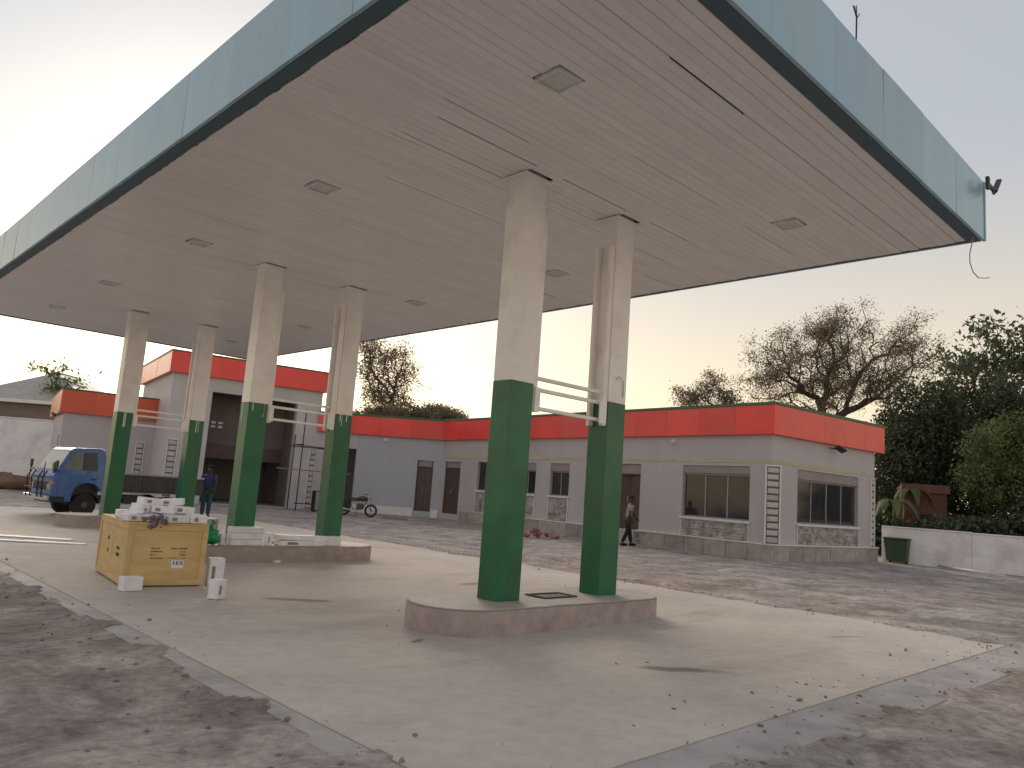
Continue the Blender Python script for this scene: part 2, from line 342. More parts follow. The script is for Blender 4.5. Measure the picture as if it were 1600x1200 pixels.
# ------------------------------------------------------------------ ground and slab
SX0, SX1, SY0, SY1 = 2.75, 12.15, 2.85, 28.0
_T = RNG.random((256, 256)).astype(np.float32)
def vnoise(x, y):
    xi = np.floor(x).astype(int); yi = np.floor(y).astype(int); fx = x-xi; fy = y-yi
    fx = fx*fx*(3-2*fx); fy = fy*fy*(3-2*fy)
    g = lambda i, j: _T[(yi+j) % 256, (xi+i) % 256]
    return (g(0,0)*(1-fx)+g(1,0)*fx)*(1-fy) + (g(0,1)*(1-fx)+g(1,1)*fx)*fy
def fbm(x, y, o=5):
    s = 0; a = .5
    for i in range(o): s = s + a*vnoise(x*2**i+17*i, y*2**i+31*i); a *= .5
    return s
def ground_h(x, y):
    dx = np.maximum(np.maximum(SX0-.25-x, x-SX1), 0); dy = np.maximum(np.maximum(SY0-.55-y, y-SY1), 0)
    d = np.hypot(dx, dy)                       # distance outside slab
    n = fbm(x*.6, y*.6)-.48; f = fbm(x*3.1+50, y*3.1)-.48
    h = n*.10 + f*.055
    far = np.clip((x+y*.6-22)/12, 0, 1)
    h = h*(1-.6*far) - .005
    h = h*np.clip(d/1.0, .28, 1) + .006*np.clip(1-d/.6, 0, 1)
    inx = np.maximum(SX0-.25-x, x-SX1); iny = np.maximum(SY0-.55-y, y-SY1); ins = np.maximum(inx, iny)
    en = fbm(x*1.6+9, y*1.6+4, 4); front = np.clip((x-4)/3, 0, 1)*(y < SY0)
    edge = .015+np.clip(en-.44, 0, 1)*(.9+.9*front)
    h = np.where(ins < -edge, -.06, np.where(ins < 0, np.minimum(h+.012, .004), h))
    h = np.where((ins >= 0) & (ins < .5), np.maximum(h, .004*(1-ins/.5)-.004), h)      # dirt banked against the strip
    return h
def axis(a0, a1, fine, lo, hi):
    c = list(np.arange(a0, a1, fine)); s = fine; v = a1
    while v < hi: c.append(v); s *= 1.16; v += s
    c.append(hi); s = fine; v = a0-fine; p = []
    while v > lo: p.append(v); s *= 1.16; v -= s
    p.append(lo); return np.array(p[::-1]+c)
gx = axis(-1.0, 16.0, .07, -900, 900); gy = axis(.5, 14.0, .07, -900, 900)
GX, GY = np.meshgrid(gx, gy); GZ = ground_h(GX, GY)
nx, ny = len(gx), len(gy); ii = np.arange(nx*ny).reshape(ny, nx)
GF = np.stack([ii[:-1,:-1], ii[:-1,1:], ii[1:,1:], ii[1:,:-1]], -1).reshape(-1, 4)
gme = npmesh('ground', np.stack([GX, GY, GZ], -1).reshape(-1, 3), GF)
gme.polygons.foreach_set('use_smooth', [True]*len(gme.polygons))
M['ground'] = groundmat(); M['slab'] = slabmat()
ob('ground', gme, M['ground'], kind='structure')
sl = MB()
sl.prism([(SX0,SY0),(SX1+.02,SY0),(SX1+.02,SY0+.4),(SX1+.2,14),(SX1+.35,SY1),(SX0,SY1)], -.2, 0.0)
ob('forecourt_slab', sl, M['slab'], kind='structure', bevel=.004)
k = MB(); k.prism([(SX0-.25,SY0-.55),(SX0-.004,SY0-.55),(SX0-.004,SY1),(SX0-.25,SY1)], -.2, -.004)
ob('slab_edge_strip', k, M['skirt'], kind='structure', bevel=.01)
k = MB(); k.prism([(SX0+.002,SY0-.57),(SX1+.02,SY0-.57),(SX1+.02,SY0-.004),(SX0+.002,SY0-.004)], -.2, -.0045)
ob('slab_apron_strip', k, M['skirt'], kind='structure', bevel=.01)

def pebbles(name, n, region, smin, smax, seed, lab, zf, matn='stonegrey'):
    r = np.random.default_rng(seed)
    bm = bmesh.new(); bmesh.ops.create_icosphere(bm, subdivisions=1, radius=1)
    bv = np.array([v.co[:] for v in bm.verts]); bm.verts.index_update(); bf = np.array([[v.index for v in f.verts] for f in bm.faces]); bm.free()
    P = region(r, n); n = len(P)
    sz = smin*(smax/smin)**(r.random(n)**2.2)
    ang = r.random(n)*6.28; sc = np.stack([sz*(.8+.6*r.random(n)), sz*(.6+.5*r.random(n)), sz*(.4+.35*r.random(n))], -1)
    jit = 1+.8*(r.random((n, len(bv)))-.5)
    V = bv[None]*sc[:,None,:]*jit[...,None]
    c, s = np.cos(ang)[:,None], np.sin(ang)[:,None]
    X = V[...,0]*c-V[...,1]*s; Y = V[...,0]*s+V[...,1]*c
    V = np.stack([X+P[:,0:1], Y+P[:,1:2], V[...,2]+(zf(P[:,0], P[:,1])+sc[:,2]*.45)[:,None]], -1)
    F = bf[None]+(np.arange(n)*len(bv))[:,None,None]
    return ob(name, npmesh(name, V.reshape(-1, 3), F.reshape(-1, 3)), M[matn], label=lab, cat='gravel', kind='stuff')
def reg_dirt(r, n):
    P = np.stack([r.uniform(-1, 20, n*3), r.uniform(.8, 26, n*3)], -1)
    i = (P[:,0] > SX0-.1) & (P[:,0] < SX1) & (P[:,1] > SY0-.35) & (P[:,1] < SY1)
    P = P[~i]; pr = 1/(1+(np.hypot(P[:,0], P[:,1])/6)**1.6)*np.clip((fbm(P[:,0]*.8, P[:,1]*.8)-.33)*5, .08, 1)
    return P[r.random(len(P)) < pr][:n]
def reg_edge(r, n):
    a = n//2
    A = np.stack([r.uniform(4, 12.2, a), SY0-.55+np.abs(r.normal(0, .45, a))], -1)
    B = np.stack([SX0-.35+r.normal(0, .28, n-a), r.uniform(2.5, 14, n-a)], -1)
    C = np.stack([SX1+r.normal(0, .25, n//2), r.uniform(2.5, 24, n//2)], -1)
    return np.concatenate([A, B, C])
def reg_slab(r, n): return np.stack([SX0+.2+r.random(n)*9, SY0+.1+r.random(n)**1.7*16], -1)
def zslab(x, y): return np.maximum(ground_h(x, y), np.where((x > SX0) & (y > SY0) & (x < SX1), 0, -.01))
pebbles('loose_stones', 2200, reg_dirt, .004, .026, 3, 'loose grey stones scattered over the brown dirt', ground_h)
pebbles('edge_rubble', 700, reg_edge, .004, .026, 4, 'broken rubble crumbs along the edges of the concrete slab', zslab)
pebbles('slab_grit', 130, reg_slab, .004, .017, 5, 'small dark grit scattered on the concrete slab', lambda x, y: 0*x)

# ------------------------------------------------------------------ canopy
CX0, CX1, CY0, CY1, HS, HT = 3.03, 11.57, 2.93, 25.15, 5.40, 6.24
RET = .18
LX, LY = (4.87, 9.55), tuple(2.93+.18+.012+.12*(k+.5) for k in (13, 49, 83, 123, 158))
canopy = empty('forecourt_canopy', (0,0,0), 0, 'large flat canopy with pale teal cladding and white strip soffit above the slab', 'canopy')
def fascia_run(a, b, nrm, n):
    a = Vector(a); b = Vector(b); d = (b-a)/n; Ln = d.length; ang = math.atan2(d.y, d.x)
    me = MB().box(.0015, Ln-.0015, -.02, .02, 0, HT-HS).mesh('fascia_panel', bevel=.002)
    for i in range(n):
        o = ob('fascia_panel', me, M['teal'], canopy, (a+d*i)+Vector((0,0,HS))+Vector(nrm)*random.uniform(0,.004), (random.uniform(-.006,.006), 0, ang+random.uniform(-.002,.002)))
fascia_run((CX0+.02,CY0,0), (CX1-.02,CY0,0), (0,-1,0), 7)
fascia_run((CX0,CY0+.02,0), (CX0,CY1-.02,0), (-1,0,0), 18)
fascia_run((CX1,CY0+.02,0), (CX1,CY1-.02,0), (1,0,0), 18)
fascia_run((CX0+.02,CY1,0), (CX1-.02,CY1,0), (0,1,0), 7)
for nm, b in (('corner_trim',(CX0-.032,CX0+.012,CY0-.032,CY0+.012)), ('corner_trim',(CX1-.012,CX1+.032,CY0-.032,CY0+.012)), ('corner_trim',(CX0-.032,CX0+.012,CY1-.012,CY1+.032)), ('corner_trim',(CX1-.012,CX1+.032,CY1-.012,CY1+.032))):
    ob(nm, MB().box(*b, HS-.004, HT+.006), M['teal'], canopy, bevel=.004)
for b in ((CX0+.014,CX1-.014,CY0+.022,CY0+RET), (CX0+.014,CX1-.014,CY1-.07,CY1-.022)):
    ob('fascia_return', MB().box(*b, HS-.002, HS+.05), M['tealdark'], canopy, bevel=.003)
for b in ((CX0+.022,CX0+RET,CY0+RET+.003,CY1-.073), (CX1-.07,CX1-.022,CY0+RET+.003,CY1-.073)):
    ob('fascia_return', MB().box(*b, HS-.001, HS+.05), M['tealdark'], canopy, bevel=.003)
ob('roof_deck', MB().box(CX0+.03, CX1-.03, CY0+.03, CY1-.03, HT-.28, HT-.2), M['roof'], canopy)
COLX = (6.17, 7.98); COLW = .375; COLY = (6.45, 13.27, 20.5); COLD = .325
# strip soffit: one strip per 0.15 m, cut where a light is let in and round the columns
PIT = .12; sx0, sx1 = CX0+RET+.012, CX1-.078
def strip_mesh(cuts, pull=None):
    m = MB(); xs = [sx0]+[c for ab in sorted(cuts) for c in ab]+[sx1]; hw = .0582; th = .011
    for i in range(0, len(xs), 2):
        x0, x1 = xs[i], xs[i+1]; segs = [(x0, x1, 0)]
        if pull:
            segs = []; c_ = x0
            for (a_, b_, q_) in pull:
                a_, b_ = max(a_, x0), min(b_, x1)
                if b_-a_ < .1 or a_ < c_: continue
                if a_-c_ > .01: segs.append((c_, a_, 0))
                segs.append((max(c_, a_), b_, q_)); c_ = b_
            segs.append((c_, x1, 0))
        for p0, p1, q in segs:
            y0, y1, c = -hw+q, hw, .004
            pr = [(y0,th),(y0,c),(y0+c,0),(y1-c,0),(y1,c),(y1,th)]; n = len(m.v)
            m.v += [(p0,y,z) for y, z in pr]+[(p1,y,z) for y, z in pr]
            for a in range(6): b = (a+1) % 6; m.f.append((n+a, n+b, n+6+b, n+6+a))
            m.f.append(tuple(n+a for a in range(6))); m.f.append(tuple(n+6+a for a in reversed(range(6))))
    me = m.mesh('soffit_strip'); me.materials.append(M['soffit']); return me
plain = strip_mesh([])
y = CY0+RET+.012+.06; i = 0
while y < CY1-.08-.06:
    cuts = []
    for ly in LY:
        if abs(y-ly) < .13:
            cuts += [(lx-.185, lx+.185) for lx in LX]
    for cy in COLY:
        if cy-.11 < y < cy+COLD+.10:
            cuts += [(x-.015, x+COLW+.015) for x in COLX]
    pull = None
    near = min(abs(y-(cy+d)) for cy in COLY for d in (-.1, COLD+.1))
    edge_ = min(abs(y-(cy+d_)) for cy in COLY for d_ in (-.17, COLD+.16))
    if edge_ < .08:
        pull = [(random.uniform(4.3,4.9), 6.15, random.choice((.012,.018))), (6.62, 7.9, random.choice((.010,.016))), (8.45, random.uniform(9.2,10.4), .012)][:random.choice((2,3))]
    elif not cuts and random.random() < .14:
        a = random.choice((3.6, 4.4, 5.2, 6.6, 8.3, 9.4)); pull = [(a, min(a+random.uniform(.5, 2.2), 11.2), random.choice((.010,.014,.017,.008)))]
    me = strip_mesh(sorted(cuts), pull if not any(abs(y-ly) < .13 for ly in LY) else None) if (cuts or pull) else plain
    ob('soffit_strip', me, None, canopy, (random.uniform(-.008,.008), y+random.uniform(-.0012,.0012), HS+.004+random.uniform(0,.0025)), (random.uniform(-.008,.008), random.uniform(-.0004,.0004), 0))
    y += PIT; i += 1
rownm = ('crate-side', 'shop-side'); posn = ('beyond the front columns, by the mast end', 'between the front and middle column pairs', 'level with the middle column pair', 'between the middle and rear column pairs', 'behind the rear columns over the truck')
for r_, lx in enumerate(LX):
    for j, ly in enumerate(LY):
        t = empty('soffit_light', (lx, ly, HS), random.uniform(-.08,.08), 'square light in the %s soffit row, %s' % (rownm[r_], posn[j]), 'light', 'recessed square lights in the canopy soffit')
        hw = .165; fr = MB()
        for b in ((-hw,hw,-hw,-hw+.025),(-hw,hw,hw-.025,hw),(-hw,-hw+.025,-hw+.026,hw-.026),(hw-.025,hw,-hw+.026,hw-.026)): fr.box(*b, -.02, .05)
        ob('frame', fr, M['trim'], t, rot=(random.uniform(-.03,.03), random.uniform(-.03,.03), 0), bevel=.003)
        ob('lens', MB().box(-hw+.027,hw-.027,-hw+.027,hw-.027,-.006,.004), M['lens'], t)
        ob('bracket', MB().box(-.183,-.167,-.02,.02,.01,.03).box(.167,.183,-.02,.02,.01,.03), M['alu'], t)

# ------------------------------------------------------------------ columns, sign frames, islands
ZB = 2.82; IH = .28
isn = ('front', 'middle', 'rear')
for j, cy in enumerate(COLY):
    for q, cx in enumerate(COLX):
        lab = 'white over green square column at the %s end of the %s pump island' % (('crate-side','shop-side')[q], isn[j])
        t = empty('canopy_column', (cx, cy, IH), 0, lab, 'column', 'white and green canopy columns')
        zb = ZB-IH+random.uniform(-.02,.02); zt = HS-IH
        ob('lower_shaft', MB().box(0, COLW, 0, COLD, 0, zb), M['green'], t, bevel=.006, seg=2)
        ob('upper_shaft', MB().box(.002, COLW-.002, .002, COLD-.002, zb+.001, zt+.25), M['white'], t, bevel=.006, seg=2)
        ob('cap_collar', MB().box(-.05, COLW+.05, -.05, COLD+.05, zt-.035, zt-.004), M['white'], t, bevel=.004)
        x0 = COLW if q == 0 else -.085
        ob('channel', MB().box(x0+.002*(1 if q==0 else -1), x0+.085, .02, .07, zb-.33, zt-.42).box(x0+.002*(1 if q==0 else -1), x0+.085, .25, .30, zb-.33, zt-.42), M['white'], t, bevel=.003)
        if j:
            for k_ in range(5):
                l_ = random.uniform(.08,.38); w_ = random.uniform(.008,.022); f_ = random.random() < .6
                if f_: y_ = random.uniform(.03,COLD-.06); dm = MB().box(-.0016, .001, y_, y_+w_, zb-l_, zb-.001)
                else: x_ = random.uniform(.03,COLW-.06); dm = MB().box(x_, x_+w_, -.0016, .001, zb-l_, zb-.001)
                ob('paint_drip', dm, M['white'], t)
        if random.random() < .7:
            pts = [(COLW*.35, -.004, zb+.32), (COLW*.45, -.03, zb+.36), (COLW*.7, -.03, zb+.30), (COLW*.8, -.006, zb+.10)]
            if j == 0 and q == 1: ob('loose_cable', MB().tube(pts, .006, 6), M['wire'], t, smooth=True)
    f = empty('sign_frame', (COLX[0]+COLW, cy, 0), 0, 'white three-rail sign frame spanning the %s column pair' % isn[j], 'frame', 'white sign frames between the column pairs')
    W_ = COLX[1]-COLX[0]-COLW
    for z in (2.90, 2.76, 2.53): ob('rail', MB().box(.087, W_-.087, .055, .105, z, z+.045), M['white'], f, bevel=.005)
    ob('end_plate', MB().box(W_-.17, W_-.03, -.006, .016, 2.50, 2.80), M['white'], f, bevel=.003)
    ob('end_plate', MB().box(.03, .12, -.006, .016, 2.50, 2.80), M['white'], f, bevel=.003)
    # island
    def capsule(x0, x1, y0, y1, n=14):
        r = (y1-y0)/2; c = (y0+y1)/2; P = []
        for k in range(n+1): a = -math.pi/2+math.pi*k/n; P.append((x1-r+r*math.cos(a), c+r*math.sin(a)))
        for k in range(n+1): a = math.pi/2+math.pi*k/n; P.append((x0+r+r*math.cos(a), c+r*math.sin(a)))
        return P
    y0, y1 = cy-.42, cy+.78; x0, x1 = 5.2, 9.1
    t = empty('pump_island', (0, 0, 0), 0, 'raised rounded concrete pump island under the %s column pair' % isn[j] + (' with an open pit' if j == 0 else ''), 'island', 'raised concrete pump islands')
    ob('kerb', MB().prism(capsule(x0, x1, y0, y1), -.05, IH-.02), M['conc_pink'], t, bevel=.004)
    ob('top_screed', MB().prism(capsule(x0+.012, x1-.012, y0+.012, y1-.012), IH-.019, IH), M['conc_top'], t, bevel=.008)
    pm = MB()
    for b in ((6.97,7.57,cy+.0,cy+.03),(6.97,7.57,cy+.30,cy+.33),(6.97,7.0,cy+.031,cy+.299),(7.54,7.57,cy+.031,cy+.299)): pm.box(*b, IH+.001, IH+.018)
    ob('pit_frame', pm, M['rust'], t)
    ob('pit_cover', MB().box(7.003,7.537,cy+.033,cy+.297,IH+.0015,IH+.006), M['rust'], t)

# canopy roof fittings
t = empty('lightning_rod', (7.46, 3.02, HT-.03), 0, 'thin rod with forked prongs standing on the canopy roof edge', 'rod')
ob('rod', MB().tube([(0,0,-.1),(.01,0,.22),(.02,0,.47)], .009, 6), M['black'], t, smooth=True)
for dx, dz in ((-.07,.56),(.02,.60),(.10,.55),(-.03,.57)): ob('prong', MB().tube([(.02,0,.44),(.02+dx,.01,dz)], .006, 5), M['black'], t)
t = empty('floodlight', (11.33, 2.84, 6.12), 0, 'black floodlight on a bracket at the corner of the canopy fascia', 'floodlight')
ob('bracket', MB().box(-.02,.22,-.05,-.015,-.03,.02).tube([(.18,-.04,-.01),(.28,-.04,-.06),(.36,-.04,.0)], .018, 6), M['black'], t)
ob('lamp_body', MB().cbox((.42,-.04,.10), (.36,.07,.045), Matrix.Rotation(-.80, 3, 'Y')), M['black'], t, bevel=.01)
ob('fixing_plate', MB().box(-.05,.02,-.06,-.02,-.09,.08), M['black'], t)
ob('hanging_wire', MB().tube([(11.28,2.97,5.42),(11.2,2.97,5.26),(11.06,2.96,5.08),(11.02,2.95,4.95),(11.12,2.94,4.84),(11.35,2.94,4.82),(11.62,2.93,4.88),(11.8,2.92,4.93)], .007, 6), M['wire'], smooth=True, label='thin pale wire dangling below the canopy corner', cat='wire')

# ------------------------------------------------------------------ station building
class FR:
    "wall frame: x along the wall to the right as seen from outside, y into the building, z up"
    def __init__(s, o, xd):
        s.o = Vector((o[0], o[1], 0)); s.x = Vector((xd[0], xd[1], 0)).normalized(); s.y = Vector((-s.x.y, s.x.x, 0)); s.a = math.atan2(s.x.y, s.x.x)
    def p(s, x, y=0, z=0): return s.o + s.x*x + s.y*y + Vector((0, 0, z))
def fob(name, mb, m, fr, parent, **k): return ob(name, mb, m, parent, fr.o, (0, 0, fr.a), **k)
def wall_mb(x0, x1, z0, z1, holes, th=.2):
    xs = sorted({x0, x1, *[h[0] for h in holes], *[h[1] for h in holes]}); zs = sorted({z0, z1, *[h[2] for h in holes], *[h[3] for h in holes]})
    m = MB()
    for a, b in zip(xs, xs[1:]):
        for c, d in zip(zs, zs[1:]):
            mx, mz = (a+b)/2, (c+d)/2
            if any(h[0] < mx < h[1] and h[2] < mz < h[3] for h in holes): continue
            m.quad((a,0,c),(b,0,c),(b,0,d),(a,0,d)); m.quad((b,th,c),(a,th,c),(a,th,d),(b,th,d))
    for a, b, c, d in holes:
        m.quad((a,0,c),(a,0,d),(a,th,d),(a,th,c)); m.quad((b,0,c),(b,th,c),(b,th,d),(b,0,d))
        m.quad((a,0,d),(b,0,d),(b,th,d),(a,th,d)); m.quad((a,0,c),(a,th,c),(b,th,c),(b,0,c))
    m.quad((x0,0,z0),(x0,0,z1),(x0,th,z1),(x0,th,z0)); m.quad((x1,0,z0),(x1,th,z0),(x1,th,z1),(x1,0,z1)); m.quad((x0,0,z1),(x1,0,z1),(x1,th,z1),(x0,th,z1))
    return m
def rawmesh(mb, name):
    me = bpy.data.meshes.new(name); me.from_pydata(mb.v, [], mb.f); return me
BLD = empty('station_building', (0,0,0), 0, 'single-storey grey filling station building with red fascia and a taller workshop bay', 'building')
def addwall(fr, x0, x1, z0, z1, holes=(), th=.2, m='wall', name='wall'):
    return ob(name, rawmesh(wall_mb(x0, x1, z0, z1, list(holes), th), name), M[m], BLD, fr.o, (0,0,fr.a))
def fascia(fr, x0, x1, z0, z1, proud=.17, m='red', w=1.5, cap=.1):
    n = max(1, round((x1-x0)/w)); d = (x1-x0)/n
    me = MB().box(.002, d-.002, -proud, -.002, z0, z1).mesh('cladding_panel', bevel=.004); me.materials.append(M[m])
    for i in range(n):
        q = fr.p(x0+d*i, random.uniform(-.003,.003)); ob('cladding_panel', me, None, BLD, q, (random.uniform(-.0006,.0006), 0, fr.a))
    if cap: fob('coping', MB().box(x0, x1, -proud-.02, .2, z1+.001, z1+cap), M['greencap'], fr, BLD, bevel=.005)
def window(fr, x0, x1, z0, z1, nm=3, shutter=.3, sill=True, inset=.10):
    t = .045; f = MB(); zt = z1-shutter
    f.box(x0+.002,x1-.002,inset,inset+.06,z0+.002,z0+t).box(x0+.002,x1-.002,inset,inset+.06,zt-t,zt)
    for i in range(nm+1):
        x = x0+.002+(x1-x0-.004-t)*i/nm; f.box(x, x+t, inset+.001, inset+.059, z0+t+.001, zt-t-.001)
    w_ = fob('window', f, M['alu'], fr, BLD, bevel=.004)
    for i in range(nm):
        a = x0+.002+(x1-x0-.004-t)*i/nm+t; b = x0+.002+(x1-x0-.004-t)*(i+1)/nm
        ob('pane', MB().box(a+.001, b-.001, inset+.02+.012*(i % 2), inset+.028+.012*(i % 2), z0+t+.001, zt-t-.001), M['glass'], w_)
    if shutter: ob('shutter_box', MB().box(x0+.003, x1-.003, .03, inset+.1, zt+.002, z1-.002), M['shutter'], w_, bevel=.01)
    if sill: ob('sill', MB().box(x0-.06, x1+.06, -.07, .12, z0-.08, z0-.001), M['trim'], w_, bevel=.006)
    return w_
def stone_panel(fr, x0, x1, z0, z1, seed):
    r = random.Random(seed); f = MB(); t = .04
    f.box(x0-t,x0,-.035,-.001,z0,z1).box(x1,x1+t,-.035,-.001,z0,z1)
    p = fob('stone_panel', f, M['trim'], fr, BLD, bevel=.004)
    s = MB(); z = z0+.004
    while z < z1-.03:
        h = min(r.uniform(.05,.10), z1-.004-z); x = x0+.004
        while x < x1-.02:
            l = min(r.uniform(.12,.42), x1-.004-x)
            if l > .03: s.box(x+.004, x+l-.004, -.008-r.random()*.05, -.001, z+.003, z+h-.003)
            x += l
        z += h
    ob('stacked_stones', s, M['stone'], p, kind='stuff', bevel=.006)
def ladder_panel(fr, x0, x1, z0, z1, n=11, y=-.001):
    t = .045; f = MB()
    f.box(x0,x0+t,y-.05,y,z0,z1-t).box(x1-t,x1,y-.05,y,z0,z1-t).box(x0,x1,y-.05,y,z1-t+.001,z1).box(x0+t,x1-t,y-.012,y,z0,z1-t)
    p = fob('quoin_panel', f, M['trim'], fr, BLD, bevel=.004); p.data.materials.clear(); p.data.materials.append(M['trim'])
    ob('backing', MB().box(x0+t+.002, x1-t-.002, y-.018, y-.013, z0+.002, z1-t-.002), M['recess'], p)
    me = MB().box(0, x1-x0-2*t-.05, -.03, 0, 0, (z1-z0-t)/n-.06).mesh('stone', bevel=.012)
    for i in range(n): ob('stone', me, M['stonewhite'], p, (x0+t+.025+random.uniform(-.01,.01), y-.019, z0+.03+(z1-z0-t)/n*i), (random.uniform(-.02,.02), random.uniform(-.03,.03), 0))
def door(fr, x0, x1, z0, z1, trans=.34, ajar=0):
    f = MB(); t = .06; zt = z1-trans
    f.box(x0+.002,x0+t,.06,.16,z0,z1-.002).box(x1-t,x1-.002,.06,.16,z0,z1-.002).box(x0+t,x1-t,.061,.159,zt-t,zt)
    d = fob('door', f, M['door'], fr, BLD, bevel=.004)
    ob('transom_panel', MB().box(x0+t+.001,x1-t-.001,.08,.12,zt+.001,z1-.003), M['shutter'], d)
    ob('leaf', MB().box(0,(x1-x0)/2-t-.004,-.02,.02,0,zt-t-z0-.01), M['door'], d, (x0+t+.002,.11,z0+.005), (0,0,ajar), bevel=.005)
    ob('leaf', MB().box(-(x1-x0)/2+t+.004,0,-.02,.02,0,zt-t-z0-.01), M['door'], d, (x1-t-.002,.11,z0+.005), (0,0,-ajar*.3), bevel=.005)
    ob('handle', MB().tube([(x0+(x1-x0)*.46,.07,z0+1.0),(x0+(x1-x0)*.46,.04,z0+1.02),(x0+(x1-x0)*.46,.04,z0+1.2)], .012, 6), M['chrome'], d)

a6 = rad(6); u = Vector((math.cos(a6), -math.sin(a6), 0)); v = Vector((math.sin(a6), math.cos(a6), 0)); Bo = Vector((22.8, 11.67, 0))
F0 = Bo+u*.15+v*.15
FRONT = FR(F0, -v); END = FR(F0, u)
vx = lambda a, b: (-(b-.15), -(a-.15))
ZF0, ZF1 = 3.96, 4.90; LV = 19.2; LU = 6.55
wA, dA, wB, wC, wD, dE = vx(.95,3.7), vx(5.68,6.87), vx(9.6,10.8), vx(11.75,13.0), vx(14.95,16.1), vx(17.55,18.95)
addwall(FRONT, -LV+.15, 0, 0, 4.86, [(*wA,1.16,2.93),(*dA,.5,2.94),(*wB,1.55,2.9),(*wC,1.55,2.9),(*wD,1.55,2.9),(*dE,.3,2.88)])
eW = (1.62-.15, 5.53-.15)
addwall(END, .2015, LU, 0, 4.86, [(*eW,1.2,2.96)])
FRONT2 = FRONT
window(FRONT, *wA, 1.16, 2.93, 3, .27); window(END, *eW, 1.2, 2.96, 4, .32)
window(FRONT, *wB, 1.55, 2.9, 2, .33); window(FRONT, *wC, 1.55, 2.9, 2, .33); window(FRONT, *wD, 1.55, 2.9, 2, .0)
door(FRONT, *dA, .5, 2.94, .36, ajar=.5); door(FRONT, *dE, .3, 2.88, .3)
for k_, (a, b) in enumerate((wA, wB, wC, wD)): stone_panel(FRONT, a+.02, b-.02, .53, 1.06 if k_ == 0 else 1.45, k_)
stone_panel(END, eW[0]+.02, eW[1]-.02, .53, 1.1, 9)
CH45 = FR(F0 + (u+v)*-.0, (u-v))
cfr = FR(F0-(u+v)*.135, (u-v)); ladder_panel(cfr, -.24, .24, .54, 2.97, 11)
ladder_panel(END, LU-.34, LU-.03, .54, 3.0, 11)
fob('trim_band', MB().box(-LV+.2, .012, -.012, -.001, 3.05, 3.17), M['yellow'], FRONT, BLD); fob('trim_band', MB().box(.001, LU, -.012, -.001, 3.05, 3.17), M['yellow'], END, BLD)
fascia(FRONT, -LV+.22, .17, ZF0, ZF1); fascia(END, .0, LU+.42, ZF0, ZF1)
# plinth: clad blocks with a white ledge
n = 22; d = (LV-.3)/n
for i in range(n):
    x1 = .15-d*i; x0 = x1-d
    if x0 < dA[1] and x1 > dA[0] or x0 < dE[1]: continue
    fob('plinth_block', MB().box(x0+.006, x1-.006, -.15+random.uniform(-.008,.008), -.002, -.1, .475), M['plinth'], FRONT, BLD, bevel=.01)
for i in range(8): fob('plinth_block', MB().box(.006+i*.82, .82+i*.82-.006, -.15+random.uniform(-.008,.008), -.002, -.1, .475), M['plinth'], END, BLD, bevel=.01)
fob('ledge', MB().box(dA[1]+.02, .172, -.17, -.001, .476, .52), M['trim'], FRONT, BLD, bevel=.006); fob('ledge', MB().box(wB[0]-5, dA[0]-.02, -.17, -.001, .476, .52), M['trim'], FRONT, BLD, bevel=.006)
fob('ledge', MB().box(.003, LU+.05, -.17, -.001, .476, .52), M['trim'], END, BLD, bevel=.006)
fob('step', MB().box(dA[0]-.1, dA[1]+.1, -.55, -.003, -.1, .22).box(dA[0], dA[1], -.28, -.003, .221, .44), M['conc_top'], FRONT, BLD, bevel=.012)
# corner wing across the yard corner
K = Bo+v*LV+u*.15; CH = FR(K, (.7220, -.6919))
dC = (-1.28, -.46)
addwall(CH, -4.45, -.0, 0, 4.86, [(*dC,.3,2.86)], m='wallblue'); door(CH, *dC, .3, 2.86, .3)
addwall(CH, -6.5, -4.452, 3.2, 4.86, m='wall'); addwall(CH, -6.5, -6.1, 0, 3.198, m='wall')
fascia(CH, -6.5, -.08, ZF0, ZF1)
fob('skirting', MB().box(-4.45, dC[0]-.05, -.04, -.001, 0, .42).box(dC[1]+.05, -.05, -.04, -.001, 0, .42), M['trim'], CH, BLD, bevel=.006)
# workshop bay
T = Vector((12.9, 36.3, 0)); a10 = rad(10); tu = Vector((math.cos(a10), -math.sin(a10), 0)); tv = Vector((math.sin(a10), math.cos(a10), 0))
TF = FR(T+tu*.22+tv*.22, tu); TW = 7.25; big = (2.05-.22, 6.22-.22)
addwall(TF, 0, TW, 0, 6.95, [(*big,.03,5.3)], th=.35, m='wallpale')
TS = FR(T+tu*.22+tv*.22, -tv); addwall(TS, -8, -.36, 0, 6.95, m='wallpale')
TR = FR(T+tu*(.22+TW)+tv*.22, tv); addwall(TR, .36, 8, 0, 6.95, m='wallpale')
fascia(TF, -.22, TW+.22, 5.98, 6.95, .22, 'red', 1.5, .08); fascia(TS, -8.2, -.002, 5.98, 6.95, .22, 'orange', 1.5, .08); fascia(TR, .002, 8.2, 5.98, 6.95, .22, 'red', 1.5, .08)
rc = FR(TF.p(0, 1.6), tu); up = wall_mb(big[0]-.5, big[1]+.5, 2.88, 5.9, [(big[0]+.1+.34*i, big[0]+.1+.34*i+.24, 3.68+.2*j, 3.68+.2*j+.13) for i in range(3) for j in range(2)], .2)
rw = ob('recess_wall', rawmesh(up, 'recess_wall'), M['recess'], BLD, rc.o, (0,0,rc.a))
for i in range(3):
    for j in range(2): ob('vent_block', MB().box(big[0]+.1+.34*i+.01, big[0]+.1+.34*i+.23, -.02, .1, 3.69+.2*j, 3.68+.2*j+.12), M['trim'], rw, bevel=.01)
for b in ((big[0]-.5, big[0]+.06), (big[1]-.06, big[1]+.5)): fob('recess_pier', MB().box(*b, .36, 1.8, 0, 5.9), M['recess'], TF, BLD)
